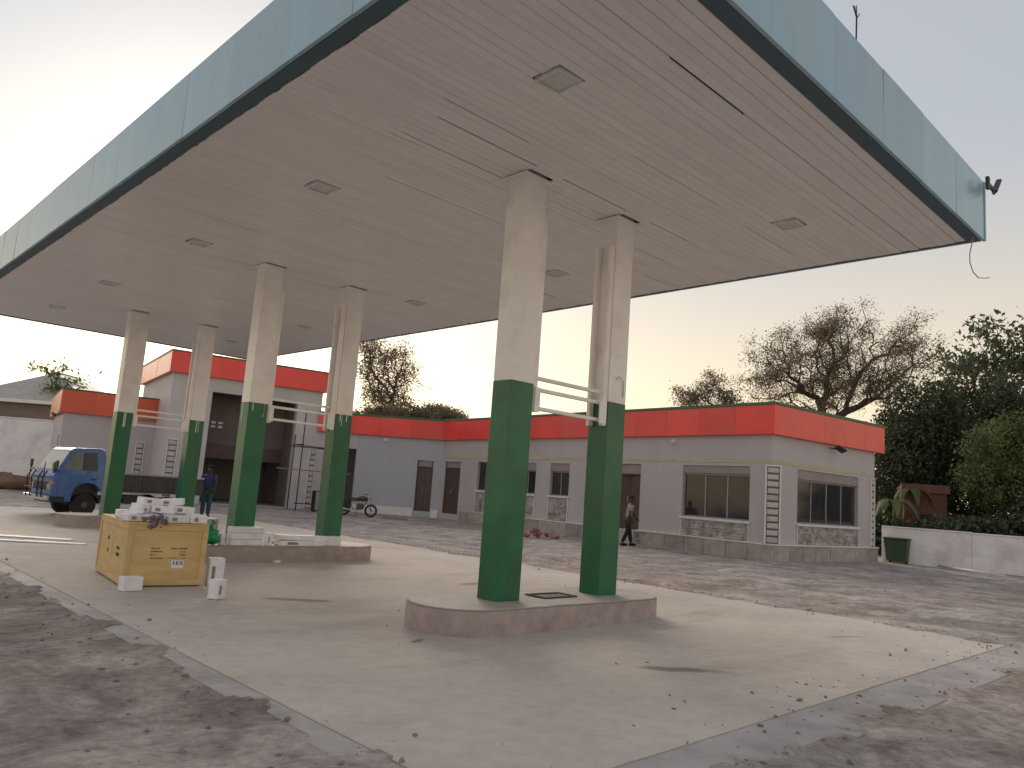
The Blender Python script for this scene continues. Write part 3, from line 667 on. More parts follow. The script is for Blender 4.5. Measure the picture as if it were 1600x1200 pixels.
fob('roller_door', MB().box(big[0]+.07, big[1]-.07, 1.55, 1.59, 2.2, 2.87), M['door'], TF, BLD)
ladder_panel(TF, .12, .58, .05, 2.9, 11); ladder_panel(TF, 6.85, 7.22, .05, 3.05, 11)
# left wing
LW = FR(TF.p(0, 3.0), tu); addwall(LW, -3.95, -.001, 0, 4.82, m='wall'); fascia(LW, -4.15, -.002, 3.78, 4.82, .2, 'orange', 1.4, .07)
LS = FR(LW.p(-3.95, 0), -tv); lw = (-1.6, -.9); addwall(LS, -6.5, -.202, 0, 4.82, [(*lw,1.75,2.75)], m='wallpale'); window(LS, *lw, 1.75, 2.75, 1, .0, False)
fascia(LS, -6.7, -.0, 3.78, 4.82, .2, 'orange', 1.4, .07)
ladder_panel(LW, -.75, -.35, .05, 2.7, 10)
# flat roofs and rear walls
r = MB()
r.prism([tuple(F0+u*.2+v*.2)[:2], tuple(F0+u*(LU-.1)+v*.2)[:2], tuple(K+u*(LU-.1)+v*3)[:2], tuple(K+u*.2)[:2]], 4.62, 4.72)
ob('flat_roof', r, M['roof'], BLD)
r = MB().prism([tuple(K+u*.3)[:2], tuple(K+u*3+v*3)[:2], tuple(CH.p(-4,6.5))[:2], tuple(CH.p(-6.6,.25))[:2], tuple(CH.p(-.1,.25))[:2]], 4.5, 4.6)
ob('flat_roof', r, M['roof'], BLD)
ob('flat_roof', MB().prism([tuple(TF.p(.2,.36))[:2], tuple(TF.p(TW-.2,.36))[:2], tuple(TF.p(TW-.2,8.2))[:2], tuple(TF.p(.2,8.2))[:2]], 6.7, 6.8), M['roof'], BLD)
ob('flat_roof', MB().prism([tuple(LW.p(-3.7,.21))[:2], tuple(LW.p(0,.21))[:2], tuple(LW.p(0,6.6))[:2], tuple(LW.p(-3.7,6.6))[:2]], 4.6, 4.7), M['roof'], BLD)
BR = FR(F0+u*LU, v); addwall(BR, .21, LV+3, 0, 4.86, name='rear_wall')
fascia(BR, .0, LV+2, ZF0, ZF1)
fob('rear_wall', MB().box(0, TW, 8.0, 8.2, 0, 6.9), M['wall'], TF, BLD)
fob('rear_wall', MB().box(-3.9, 0, 6.3, 6.5, 0, 4.8), M['wall'], LW, BLD)
ob('rear_wall', MB().prism([tuple(K+u*LU+v*3)[:2], tuple(CH.p(-4,6.6))[:2], tuple(CH.p(-4,6.9))[:2], tuple(K+u*LU+v*3.3)[:2]], 0, 4.8), M['wall'], BLD)
ob('rear_wall', MB().prism([tuple(CH.p(-4.1,6.6))[:2], tuple(CH.p(-6.4,.5))[:2], tuple(CH.p(-6.6,.5))[:2], tuple(CH.p(-4.3,6.6))[:2]], 0, 4.45), M['wall'], BLD)
# interior floor in the open bay
ob('bay_floor', MB().prism([tuple(TF.p(0,.36))[:2], tuple(TF.p(TW,.36))[:2], tuple(TF.p(TW,8))[:2], tuple(TF.p(0,8))[:2]], -.05, .03), M['conc_top'], BLD)

def wall_lamp(fr, x, z, lab):
    t = empty('bulkhead_lamp', fr.p(x, -.002, z), fr.a, lab, 'lamp')
    ob('base', MB().lathe([(.13,0),(.13,-.03),(.10,-.05)], (0,0,0), 14, 'y'), M['trim'], t, smooth=False)
    ob('glass_cover', MB().lathe([(.095,-.051),(.085,-.10),(.04,-.13)], (0,0,0), 14, 'y'), M['lens'], t, smooth=True)
wall_lamp(FRONT, -4.0, 3.76, 'small pale bulkhead lamp under the red fascia beside the wide shop window')
wall_lamp(CH, -3.0, 3.74, 'small pale bulkhead lamp on the blue-grey wall near the motorcycle')
def wall_flood(fr, x, z, lab):
    t = empty('wall_floodlight', fr.p(x, 0, z), fr.a, lab, 'floodlight')
    ob('arm', MB().tube([(0,-.002,.0),(0,-.12,-.05),(.02,-.3,-.06)], .016, 6).tube([(.25,-.002,.0),(.25,-.12,-.05),(.2,-.3,-.06)], .016, 6), M['black'], t)
    ob('lamp_body', MB().cbox((.1,-.36,-.06), (.5,.22,.06), Matrix.Rotation(.25, 3, 'Y') @ Matrix.Rotation(-.4, 3, 'X')), M['black'], t, bevel=.012)
wall_flood(END, 3.4, 3.86, 'black floodlight under the red fascia above the four-pane window')
wall_flood(LS, -.9, 3.74, 'black floodlight under the glare-tinted orange fascia at the left wing corner')

# ------------------------------------------------------------------ crate and packages
CR = Vector((3.44, 10.36, 0)); cra = math.atan2(-.10, .9)
cr = empty('wooden_crate', CR, cra, 'yellow plywood packing crate with black stencilled print on the slab', 'crate')
CL, CWd, CHh = .99, 1.74, .80      # x, y, z
ob('side_panel', MB().box(.012, CL-.012, .012, .027, .04, CHh-.02), M['crate'], cr)
ob('side_panel', MB().box(.012, CL-.012, CWd-.027, CWd-.012, .04, CHh-.02), M['crate'], cr)
for y0, y1 in ((.03, CWd/2-.009), (CWd/2+.009, CWd-.03)): ob('end_board', MB().box(.012, .027, y0, y1, .04, CHh-.02), M['crate'], cr, bevel=.002)
ob('end_board', MB().box(CL-.027, CL-.012, .03, CWd-.03, .04, CHh-.02), M['crate'], cr)
ob('floor_board', MB().box(.03, CL-.03, .03, CWd-.03, .05, .07), M['crate'], cr)
ob('lid', MB().box(.0, CL, .0, CWd, CHh-.018, CHh), M['crate'], cr, bevel=.003)
bt = .07
for b in ((0,CL,0,.011,.02,.02+bt),(0,CL,0,.011,CHh-.02-bt,CHh-.02),(0,bt,0,.011,.0205+bt,CHh-.0205-bt),(CL-bt,CL,0,.011,.0205+bt,CHh-.0205-bt)): ob('batten', MB().box(*b), M['crate'], cr, bevel=.003)
for b in ((0,.011,.012,CWd,.02,.02+bt),(0,.011,.012,CWd,CHh-.02-bt,CHh-.02),(0,.011,.012,.012+bt,.0205+bt,CHh-.0205-bt),(0,.011,CWd-bt,CWd,.0205+bt,CHh-.0205-bt)): ob('batten', MB().box(*b), M['crate'], cr, bevel=.003)
for y_ in (.06, CWd/2-.05, CWd-.16): ob('skid', MB().box(.02, CL-.02, y_, y_+.1, -.005, .039), M['plank'], cr)
def stencil(rows, org, ux, uz, nrm, seed):
    r = random.Random(seed); m = MB()
    for (x0, x1, z, h) in rows:
        x = x0
        while x < x1:
            w_ = r.uniform(.006, .014); 
            if r.random() < .86: m.cbox(Vector(org)+Vector(ux)*(x+w_/2)+Vector(uz)*(z+r.uniform(-.002,.002))+Vector(nrm)*.0012, tuple(abs(a) for a in (Vector(ux)*w_*.8+Vector(uz)*h*r.uniform(.7,1)+Vector(nrm)*.0016)))
            x += w_+.004
    return m
ob('stencil_print', stencil([(.30,.40,.485,.022),(.30,.43,.445,.02),(.30,.37,.405,.022),(.30,.45,.36,.018),(.54,.74,.485,.022),(.66,.73,.445,.02),(.66,.73,.405,.022),(.52,.74,.365,.012)], (0,.0115,0), (1,0,0), (0,0,1), (0,-1,0), 1), M['ink'], cr, kind='stuff')
ob('stencil_print', stencil([(1.06,1.18,.52,.06),(1.04,1.1,.36,.05),(.40,.56,.44,.04),(.38,.54,.36,.05)], (.0118,0,0), (0,1,0), (0,0,1), (-1,0,0), 2), M['ink'], cr, kind='stuff')
stk = ob('sticker', MB().box(.57,.72,.0095,.0112,.235,.335), M['paper'], cr)
bars = MB()
for x in (.59,.6,.625,.633,.645,.668,.68,.692,.70): bars.box(x, x+random.choice((.004,.008)), .0078, .0092, .275, .325)
ob('barcode', bars, M['ink'], stk, kind='stuff')
def pack(loc, dims, rz, tilt=(0,0), lab='', grp=None, m='paper', strip=True, cat='box'):
    t = empty('white_pack', loc, rz, lab, cat, grp); a, b, c = dims
    body = ob('carton', MB().box(-a/2,a/2,-b/2,b/2,0,c), M[m], t, rot=(tilt[0],tilt[1],0), bevel=min(.012,c*.2), seg=2)
    if strip: ob('printed_mark', MB().box(-a*.32,-a*.1,-b/2-.0015,-b/2+.001,c*.25,c*.7), M['boxmark'], body)
    return t
# heap of packs on the lid: position along x,y on crate, height above lid
heap = [(.13,.30,0,.28,.19,.09,.2,'at the front left'),(.36,.26,0,.26,.18,.095,-.3,'beside the mottled netting'),(.62,.2,0,.28,.17,.10,.1,'at the front middle'),(.87,.22,0,.22,.22,.11,.15,'at the front right corner'),
        (.20,.64,0,.34,.22,.095,.5,'in the lower left'),(.52,.60,0,.30,.22,.10,-.2,'in the lower middle'),(.80,.60,0,.28,.22,.10,.4,'in the lower right'),(.22,1.05,0,.34,.22,.10,0,'in the back left'),(.56,1.0,0,.30,.24,.10,.7,'in the back middle'),(.82,1.02,0,.26,.22,.10,-.1,'in the back right'),
        (.22,.44,.10,.28,.18,.09,.9,'in the second layer on the left'),(.50,.40,.105,.29,.20,.095,-.5,'in the second layer in the middle'),(.72,.46,.108,.30,.20,.10,.2,'in the second layer on the right'),(.34,.86,.105,.28,.2,.09,.3,'in the second layer at the back'),
        (.34,.56,.205,.28,.19,.09,.25,'on the very top'),(.64,.60,.212,.30,.21,.085,-.35,'on top near the right')]
Cm = Matrix.Translation(CR) @ Matrix.Rotation(cra, 4, 'Z')
for (x, y, z, a, b, c, rz, wh) in heap:
    pack(Cm @ Vector((x, y, CHh+.004+z)), (a, b, c), cra+rz, (random.uniform(-.09,.09) if z else 0, random.uniform(-.09,.09) if z else 0), 'white pack %s of the heap on the crate' % wh, 'white packs heaped on the crate')
nb = MB()
for i in range(16): nb.blob((.30+random.uniform(-.13,.13), .02+random.uniform(-.04,.08), CHh+.03+random.uniform(-.10,.06)), (.045,.035,.04), i, .5, 1)
ob('netting_bundle', nb, M['bagmat'], loc=CR, rot=(0,0,cra), smooth=True, label='mottled purple-grey netting bundle hanging over the crate edge', cat='netting')
pack((3.46,10.08,.002), (.24,.15,.17), .12, (0,0), 'plain white box on the slab at the near corner of the crate', strip=False)
pack((4.62,10.35,.002), (.20,.16,.36), -.15, (0,0), 'tall white box standing against the right end of the crate')
pack((4.16,9.2,.002), (.17,.14,.23), .5, (0,.05), 'small dented white box alone in front of the crate')
# things lying on the middle island
yI = 13.27-.42
bag = empty('polythene_bag', (5.62, 12.98, IH), 0, 'knotted green polythene bag on the middle island', 'bag')
ob('bag_body', MB().blob((0,0,.16), (.17,.15,.16), 5, .35, 3), M['plasticgreen'], bag, smooth=True)
ob('bag_knot', MB().tube([(0,0,.27),(.01,0,.34),(.05,.0,.40)], [.06,.03,.055], 9), M['plasticgreen'], bag, smooth=True)
pack((5.86,13.02,IH), (.09,.09,.2), .2, (0,0), 'small white can-sized box beside the green bag on the middle island', strip=False)
for k_, nm in enumerate(('bottom','middle','top')):
    pack((6.26,12.985,IH+.002+.107*k_), (.60,.18,.104), random.uniform(-.02,.02), (0,0), 'long white carton at the %s of the three-high stack by the green column' % nm, 'white cartons stacked on the middle island', strip=False)
pack((6.68,12.95,IH), (.12,.10,.23), .25, (0,0), 'upright white box with dark print beside the three-high stack')
pack((7.36,12.99,IH+.10), (1.05,.2,.085), .03, (0,.02), 'long white carton lying on another carton on the middle island', strip=False)
pack((7.32,12.97,IH+.002), (.92,.22,.095), -.02, (0,0), 'long white carton lying under another carton on the middle island')
pack((7.98,13.05,IH+.002), (.42,.19,.17), .05, (0,0), 'short white carton against the foot of the shop-side middle column', strip=False)
pack((6.75,12.68,.002), (.13,.06,.05), .3, (0,0), 'small torn carton piece on the slab by the middle island', strip=False, cat='carton')
for k_, (x, y, l, wd, rz, lb) in enumerate(((3.6,16.4,2.2,.16,-.50,'flat white board strip lying across the slab edge behind the crate'),(3.9,17.2,1.6,.2,-.62,'pale flattened cardboard strip on the slab beyond the white board strip'),(2.9,16.9,1.7,.1,-.35,'thin grey batten lying on the dirt near the truck'))):
    ob('flat_strip', MB().box(-l/2,l/2,-wd/2,wd/2,0,.022), M['paper' if k_ < 2 else 'plank'], loc=(x,y,.004), rot=(0,.004,rz), label=lb, cat='board', bevel=.004)

# ------------------------------------------------------------------ truck
TK = empty('small_truck', (5.80, 23.86, 0), rad(7), 'small blue cab-over truck with a low dark cargo bed', 'truck')
# local: x from the nose backwards, y away from the camera, z up
TW_ = 1.58
side = [(0.05,.40),(0.0,.62),(0.0,1.12),(.10,1.24),(.40,1.83),(.50,1.90),(1.22,1.94),(1.33,1.88),(1.38,1.60),(1.36,.72),(1.27,.72),(1.24,.80),(1.10,.91),(.92,.94),(.74,.90),(.60,.78),(.54,.60),(.53,.40)]
cab = MB()
def shell(m, poly, y0, y1, ins):
    n = len(m.v); k = len(poly)
    for yy, s_ in ((y0, 1), (y1, -1)):
        for (x, z) in poly:
            t_ = max(0, (z-1.15)/.75); m.v.append((x, yy+s_*ins*t_, z))
    m.f.append(tuple(n+i for i in range(k))); m.f.append(tuple(n+k+i for i in reversed(range(k))))
    for i in range(k): j = (i+1) % k; m.f.append((n+j, n+i, n+k+i, n+k+j))
shell(cab, side, 0, TW_, .10)
body = ob('cab_body', cab, M['blue'], TK, bevel=.03, seg=2)
def sidepane(m, poly, off, y0=0, ins=.10, s_=1, th=.012):
    n = len(m.v); k = len(poly)
    for o_ in (0, 1):
        for (x, z) in poly:
            t_ = max(0, (z-1.15)/.75); y_ = (ins*t_ - off + (0 if o_ else th)); m.v.append((x, (y_ if s_ > 0 else TW_-y_), z))
    m.f.append(tuple(n+i for i in range(k))); m.f.append(tuple(n+k+i for i in reversed(range(k))))
    for i in range(k): j = (i+1) % k; m.f.append((n+i, n+j, n+k+j, n+k+i))
    return m
for s_ in (1, -1):
    dr = ob('door', sidepane(MB(), [(.16,1.2),(.30,1.16),(1.16,1.16),(1.15,.95),(1.02,.99),(.86,1.0),(.70,.96),(.56,.86),(.48,.62),(.14,.62)], .012, s_=s_, th=.01), M['blue'], TK)
    ob('side_window', sidepane(MB(), [(.25,1.30),(.48,1.76),(.72,1.78),(.72,1.30)], .010, s_=s_), M['cabglass'], dr)
    ob('side_window', sidepane(MB(), [(.75,1.30),(.75,1.78),(1.10,1.80),(1.14,1.30)], .010, s_=s_), M['glass'], dr)
    ob('handle', MB().box(.98,1.10,-.03 if s_ > 0 else TW_+.002,-.002 if s_ > 0 else TW_+.03,1.04,1.07), M['black'], dr)
    ob('mirror', MB().tube([(.14,-.02 if s_ > 0 else TW_+.02,1.2),(.02,-.10 if s_ > 0 else TW_+.10,1.28),(.02,-.10 if s_ > 0 else TW_+.10,1.36)], .012, 6).box(-.01,.03,-.16 if s_ > 0 else TW_+.05,-.06 if s_ > 0 else TW_+.16,1.32,1.52), M['black'], TK)
ws = MB()
for o_ in (.012, .001):
    for (x, z) in ((.115,1.27),(.385,1.80)):
        t_ = (z-1.15)/.75; ws.v += [(x-o_, .10*t_+.06, z+o_*.4), (x-o_, TW_-.10*t_-.06, z+o_*.4)]
ws.f += [(0,1,3,2),(4,6,7,5),(0,4,5,1),(1,5,7,3),(3,7,6,2),(2,6,4,0)]
ob('windscreen', ws, M['lens'], TK)
ob('wiper', MB().tube([(.06,.3,1.27),(.2,.7,1.46)], .008, 5), M['black'], TK)
ob('grille', MB().box(-.012,-.001,.32,TW_-.32,.70,.92), M['black'], TK, bevel=.004)
for y0 in (.06, TW_-.30):
    h_ = ob('headlight', MB().box(-.022,-.001,y0,y0+.24,.70,.86), M['chrome'], TK, bevel=.006)
    ob('lamp_lens', MB().lathe([(.07,-.03),(.05,-.036)], (0,0,0), 12, 'y'), M['lens'], h_, (0,y0+.12,.78), (0,0,-math.pi/2))
for y0 in (.03, TW_-.12): ob('indicator', MB().box(-.015,.05,y0-.035,y0+.09,.87,.94), M['amber'], TK, bevel=.006)
ob('bumper', MB().box(-.13,-.03,-.02,TW_+.02,.42,.56), M['chrome'], TK, bevel=.02, seg=2)
ob('bumper_end', MB().box(-.028,.35,-.03,.02,.42,.54), M['black'], TK, bevel=.01)
bb = MB()
for y_ in (.25, .55, TW_-.55, TW_-.25): bb.tube([(-.15,y_,.5),(-.17,y_,1.05),(-.08,y_,1.22)], .018, 6)
for z_ in (.75, 1.05): bb.tube([(-.17,.15,z_),(-.17,TW_-.15,z_)], .018, 6)
bb.tube([(-.14,.3,1.0),(-.14,.3,1.45)], .012, 6); bb.tube([(-.14,TW_-.3,1.0),(-.14,TW_-.3,1.5)], .012, 6)
ob('bull_bar', bb, M['black'], TK, smooth=True)
ob('snorkel', MB().box(.04,.10,.12,.22,1.16,1.48), M['black'], TK, bevel=.01)
ob('chassis', MB().box(.5,4.25,.35,.47,.42,.58), M['black'], TK); ob('chassis', MB().box(.5,4.25,TW_-.47,TW_-.35,.42,.58), M['black'], TK)
ob('underbody', MB().box(.1,1.3,.22,TW_-.22,.36,.72), M['black'], TK)
ob('wheel_well', MB().box(.54,1.3,.2,TW_-.2,.5,.93), M['black'], TK)
def wheel(x, y, r=.33, wd=.2):
    w_ = ob('wheel', MB().lathe([(r*.62,-wd/2),(r*.94,-wd/2),(r,-wd/2+.04),(r,wd/2-.04),(r*.94,wd/2),(r*.62,wd/2)], (0,0,0), 28, 'y'), M['tyre'], TK, (x,y,r), smooth=False)
    ob('rim', MB().lathe([(r*.6,-wd/2+.01),(r*.56,-wd/2+.05),(r*.3,-wd/2+.04),(r*.26,-wd/2+.0),(r*.1,-wd/2-.01)], (0,0,0), 20, 'y'), M['rim'], w_)
wheel(.92,.14); wheel(.92,TW_-.14); wheel(3.35,.16); wheel(3.35,TW_-.16)
ob('mudguard', MB().extr([(.98+.36*math.cos(a_),.33+.36*math.sin(a_)) for a_ in np.linspace(.15,1.3,8)]+[(.98+.33*math.cos(a_),.33+.33*math.sin(a_)) for a_ in np.linspace(1.3,.15,8)], .04, .26), M['black'], TK)
ob('bed_floor', MB().box(1.46,4.4,.0,TW_,.74,.82), M['bed'], TK, bevel=.005)
for k_ in range(3): ob('side_board', MB().box(1.48+.97*k_,1.48+.97*k_+.955,-.02,.02,.80,1.24), M['bed'], TK, bevel=.005)
for k_ in range(3): ob('side_board', MB().box(1.48+.97*k_,1.48+.97*k_+.955,TW_-.02,TW_+.02,.80,1.24), M['bed'], TK, bevel=.005)
ob('headboard', MB().box(1.46,1.5,.03,TW_-.03,.825,1.5), M['bluedark'], TK, bevel=.01); ob('tailboard', MB().box(4.36,4.4,.03,TW_-.03,.825,1.24), M['blue'], TK, bevel=.005)
ob('bed_rail', MB().tube([(1.5,0,1.27),(4.4,0,1.27)], .022, 6), M['chrome'], TK)
ob('fuel_tank', MB().box(2.0,2.7,.05,.34,.4,.66), M['black'], TK, bevel=.03)

# ------------------------------------------------------------------ people
def skinned(name, verts, edges, radii, m, parent, sub=2, root=0):
    me = bpy.data.meshes.new(name); me.from_pydata(verts, edges, [])
    o = bpy.data.objects.new(name, me); COL.objects.link(o); o.parent = parent; me.materials.append(m)
    md = o.modifiers.new('skin', 'SKIN'); md.use_smooth_shade = True
    for i, r_ in enumerate(radii): me.skin_vertices[0].data[i].radius = (r_, r_) if not hasattr(r_, '__len__') else r_
    me.skin_vertices[0].data[root].use_root = True
    sb = o.modifiers.new('sub', 'SUBSURF'); sb.levels = sub; sb.render_levels = sub
    return o
def person(loc, rz, lab, top, bottom, legs, arms, lean=.05, Hh=1.72, shoes='blackcloth', shortsleeve=True):
    "faces local +x; legs = ((hip->knee fwd, knee->ankle fwd), ...) offsets in x for right (y<0) and left"
    t = empty('person', loc, rz, lab, 'person'); k = Hh/1.72
    pel = Vector((0,0,.93)); ch = Vector((lean*.6,0,1.25)); nk = Vector((lean,0,1.46)); hd = Vector((lean+.03,0,1.60))
    V = [pel, (pel+ch)/2, ch, Vector((lean*.9,0,1.40)), nk, Vector((lean+.015,0,1.53)), hd, Vector((lean+.015,0,1.69))]
    E_ = [(i,i+1) for i in range(7)]; Rr = [(.14,.105),(.125,.10),(.155,.11),(.12,.085),(.055,.055),(.062,.07),(.078,.095),(.055,.07)]
    tv_, te_, tr_ = [pel+Vector((0,0,-.02)), (pel+ch)/2, ch, Vector((lean*.9,0,1.40))], [(0,1),(1,2),(2,3)], [(.155,.12),(.14,.115),(.17,.125),(.13,.095)]
    bv_, be_, br_ = [pel+Vector((0,0,.04)), pel+Vector((0,0,-.06))], [(0,1)], [(.155,.12),(.15,.12)]
    for s_, (kn, an) in zip((-1, 1), legs):
        b = len(V); hip = Vector((0,.09*s_,.86)); kne = Vector((kn,.095*s_,.50)); ank = Vector((an,.10*s_,.09)); toe = Vector((an+.15,.115*s_,.035))
        V += [hip, kne, ank, toe]; Rr += [(.085,.085),(.058,.06),(.04,.042),(.04,.025)]; E_ += [(0,b),(b,b+1),(b+1,b+2),(b+2,b+3)]
        c = len(bv_); bv_ += [hip, kne, ank+Vector((0,0,.03))]; br_ += [(.105,.105),(.08,.08),(.07,.07)]; be_ += [(1,c),(c,c+1),(c+1,c+2)]
        ob('shoe', MB().blob((an+.06,.11*s_,.05), (.14,.05,.05), 1, .05, 2), M[shoes], t, smooth=True)
    for s_, (el, wr) in zip((-1, 1), arms):
        b = len(V); sh = Vector((lean*.9,.19*s_,1.40)); elb = sh+Vector((el[0],.05*s_+el[1]*s_,el[2])); wri = elb+Vector((wr[0],wr[1]*s_,wr[2])); d_ = (wri-elb).normalized()
        V += [sh, elb, wri, wri+d_*.07]; Rr += [.055,.042,.03,(.035,.02)]; E_ += [(3,b),(b,b+1),(b+1,b+2),(b+2,b+3)]
        for q, (off, ln) in enumerate(((-.03,.065),(-.011,.078),(.011,.072),(.028,.056))):
            f0 = len(V); p0 = wri+d_*.085+Vector((off,0,0)); p1 = p0+d_*ln*.55+Vector((.004,-.004*s_,0)); p2 = p1+d_*ln*.45+Vector((.008,-.012*s_,0)); V += [p0, p1, p2]; Rr += [.010,.009,.007]; E_ += [(b+3,f0),(f0,f0+1),(f0+1,f0+2)]
        f0 = len(V); V += [wri+d_*.03+Vector((.035,0,0)), wri+d_*.075+Vector((.055,-.01*s_,0))]; Rr += [.012,.009]; E_ += [(b+2,f0),(f0,f0+1)]
        c = len(tv_); tv_ += [sh, elb+(sh-elb)*.2]; tr_ += [(.08,.08),(.068,.068)]; te_ += [(3,c),(c,c+1)]
    sc = lambda L_: [tuple(v_*k) for v_ in L_]
    body_ = skinned('body', sc(V), E_, Rr, M['skin'], t)
    skinned('shirt', sc(tv_), te_, tr_, M[top], t); skinned('trousers', sc(bv_), be_, br_, M[bottom], t)
    ob('hair', MB().blob((lean+.005,0,1.665), (.088,.078,.065), 3, .06, 2), M['hair'], body_, smooth=True)
    ob('nose', MB().blob((lean+.128,0,1.60), (.018,.014,.02), 3, 0, 1), M['skin'], body_, smooth=True)
    for s_ in (-1, 1):
        ob('ear', MB().blob((lean+.02,.08*s_,1.60), (.018,.012,.03), 3, 0, 1), M['skin'], body_, smooth=True)
        ob('eye', MB().blob((lean+.108,.03*s_,1.622), (.008,.011,.007), 3, 0, 1), M['trim'], body_, smooth=True)
    ob('mouth', MB().cbox((lean+.112,0,1.563), (.01,.045,.01)), M['hair'], body_, bevel=.003)
    return t
# walker by the shop door, heading along the wall
person((21.9, 16.55, 0.0), math.atan2(-.62, .78), 'person in a tan shirt and black trousers walking by the shop door', 'tan', 'blackcloth', ((-.02,-.20),(.10,.16)), (((-.10,0,-.27),(.08,0,-.22)),((.12,0,-.26),(.14,0,-.17))), lean=.10, Hh=1.72)
person((10.75, 25.4, 0.0), rad(-120), 'person in a blue shirt and teal trousers standing behind the truck bed', 'navy', 'tealcloth', ((0,0),(.03,.02)), (((.0,0,-.28),(.05,0,-.22)),((.02,0,-.28),(.1,-.03,-.2))), lean=.03, Hh=1.66)

# ------------------------------------------------------------------ yard things by the buildings
sc_ = empty('scaffold_tower', (18.15, 32.9, 0), rad(-10), 'rusty tube scaffold with planks in front of the workshop bay', 'scaffold')
for (x, y, h) in ((0,0,4.75),(2.0,0,3.5),(0,1.2,3.6),(2.0,1.2,4.3)): ob('pole', MB().tube([(x,y,0),(x+.03,y,h)], .028, 7), M['rust'], sc_, smooth=True)
for (a, b) in (((-.3,0,3.05),(2.3,0,2.98)),((-.2,0,4.1),(2.2,0,4.05)),((0,-.2,3.1),(0,1.4,3.1)),((2,-.2,3.1),(2,1.4,3.1)),((-.2,1.2,3.02),(2.3,1.2,3.02)),((-.1,0,.35),(2.2,0,.33))): ob('ledger', MB().tube([a,b], .025, 6), M['rust'], sc_, smooth=True)
for y_ in (-.03, .22): ob('plank', MB().box(-1.05+y_,2.5,y_,y_+.21,1.88,1.925), M['plank'], sc_, rot=(0,.01,0), bevel=.005)
cb = empty('steel_cabinet', (18.95, 32.6, 0), rad(-10), 'dark grey steel box standing at the foot of the scaffold', 'cabinet')
ob('carcass', MB().box(0,.62,0,.5,.06,.98), M['black'], cb, bevel=.01); ob('door_panel', MB().box(.02,.60,-.02,-.002,.1,.94), M['alu'], cb, bevel=.005)
for x in (.04,.56): ob('foot', MB().box(x-.02,x+.02,.03,.46,0,.059), M['black'], cb)
# motorcycle
mc = empty('motorcycle', (19.45, 29.75, 0), math.atan2(-.69,.72), 'dark motorcycle parked in front of the blue-grey wall', 'motorcycle')
for x in (-.62,.62):
    ring = lambda r_: [(r_*math.cos(a_), 0, r_*math.sin(a_)) for a_ in np.linspace(0, 2*math.pi, 29)]
    w_ = ob('wheel', MB().tube(ring(.25), .042, 8), M['tyre'], mc, (x,0,.292), smooth=True)
    sp = MB().tube(ring(.205), .012, 6).tube([(0,-.06,0),(0,.06,0)], .03, 8)
    for q in range(10): sp.tube([(0,0,0),(.2*math.cos(q*.628),0,.2*math.sin(q*.628))], .004, 4)
    ob('rim', sp, M['rim'], w_)
ob('frame', MB().tube([(.5,0,.86),(.1,0,.72),(-.35,0,.66),(-.62,0,.32)], .025, 6).tube([(.45,0,.8),(.25,0,.35),(-.2,0,.32),(-.35,0,.64)], .022, 6), M['black'], mc, smooth=True)
ob('fork', MB().tube([(.62,.07,.29),(.44,.07,.95)], .02, 6).tube([(.62,-.07,.29),(.44,-.07,.95)], .02, 6), M['chrome'], mc, smooth=True)
ob('fuel_tank', MB().blob((.22,0,.80), (.25,.13,.12), 2, .08, 2), M['hut'], mc, smooth=True)
ob('seat', MB().cbox((-.28,0,.78), (.62,.24,.09)), M['black'], mc, bevel=.03, seg=2)
ob('engine', MB().cbox((.12,0,.45), (.3,.24,.28)), M['rim'], mc, bevel=.04)
ob('handlebar', MB().tube([(.34,.36,1.02),(.42,.1,1.0),(.42,-.1,1.0),(.34,-.36,1.02)], .014, 6), M['black'], mc, smooth=True)
ob('headlamp', MB().lathe([(.09,0),(.1,.05),(.04,.13)], (0,0,0), 12, 'y'), M['chrome'], mc, (.56,0,.88), (0,0,math.pi/2))
ob('exhaust', MB().tube([(.1,-.14,.3),(-.3,-.15,.28),(-.8,-.16,.36)], [.02,.035,.045], 8), M['chrome'], mc, smooth=True)
ob('mudguard', MB().box(-.95,-.4,-.06,.06,.6,.63), M['black'], mc); ob('side_stand', MB().tube([(.0,.1,.3),(-.08,.3,.0)], .012, 5), M['black'], mc)
p0 = at(618, 803, 34)
ob('timber_beam', MB().box(-.55,.55,-.07,.07,0,.1), M['plank'], loc=(p0.x,p0.y,.0), rot=(0,0,-.75), label='timber beam lying on the dirt along the blue-grey wall', cat='beam', bevel=.008)
# broken red blocks
bp_ = empty('block_pile', (20.6,19.55,0), .3, 'small pile of broken red blocks on the dirt before the shop', 'blocks')
for i in range(13):
    a_ = random.uniform(0,6.28); q = random.uniform(0,.62); zz = .06+max(0,.30-q*.5)*random.random()
    ob('block', MB().cbox((0,0,0), (random.uniform(.15,.3),.14,.11)), M['brick'], bp_, (q*math.cos(a_)*1.2,q*math.sin(a_),zz), (random.uniform(-.4,.4),random.uniform(-.4,.4),random.uniform(0,3)), bevel=.012)
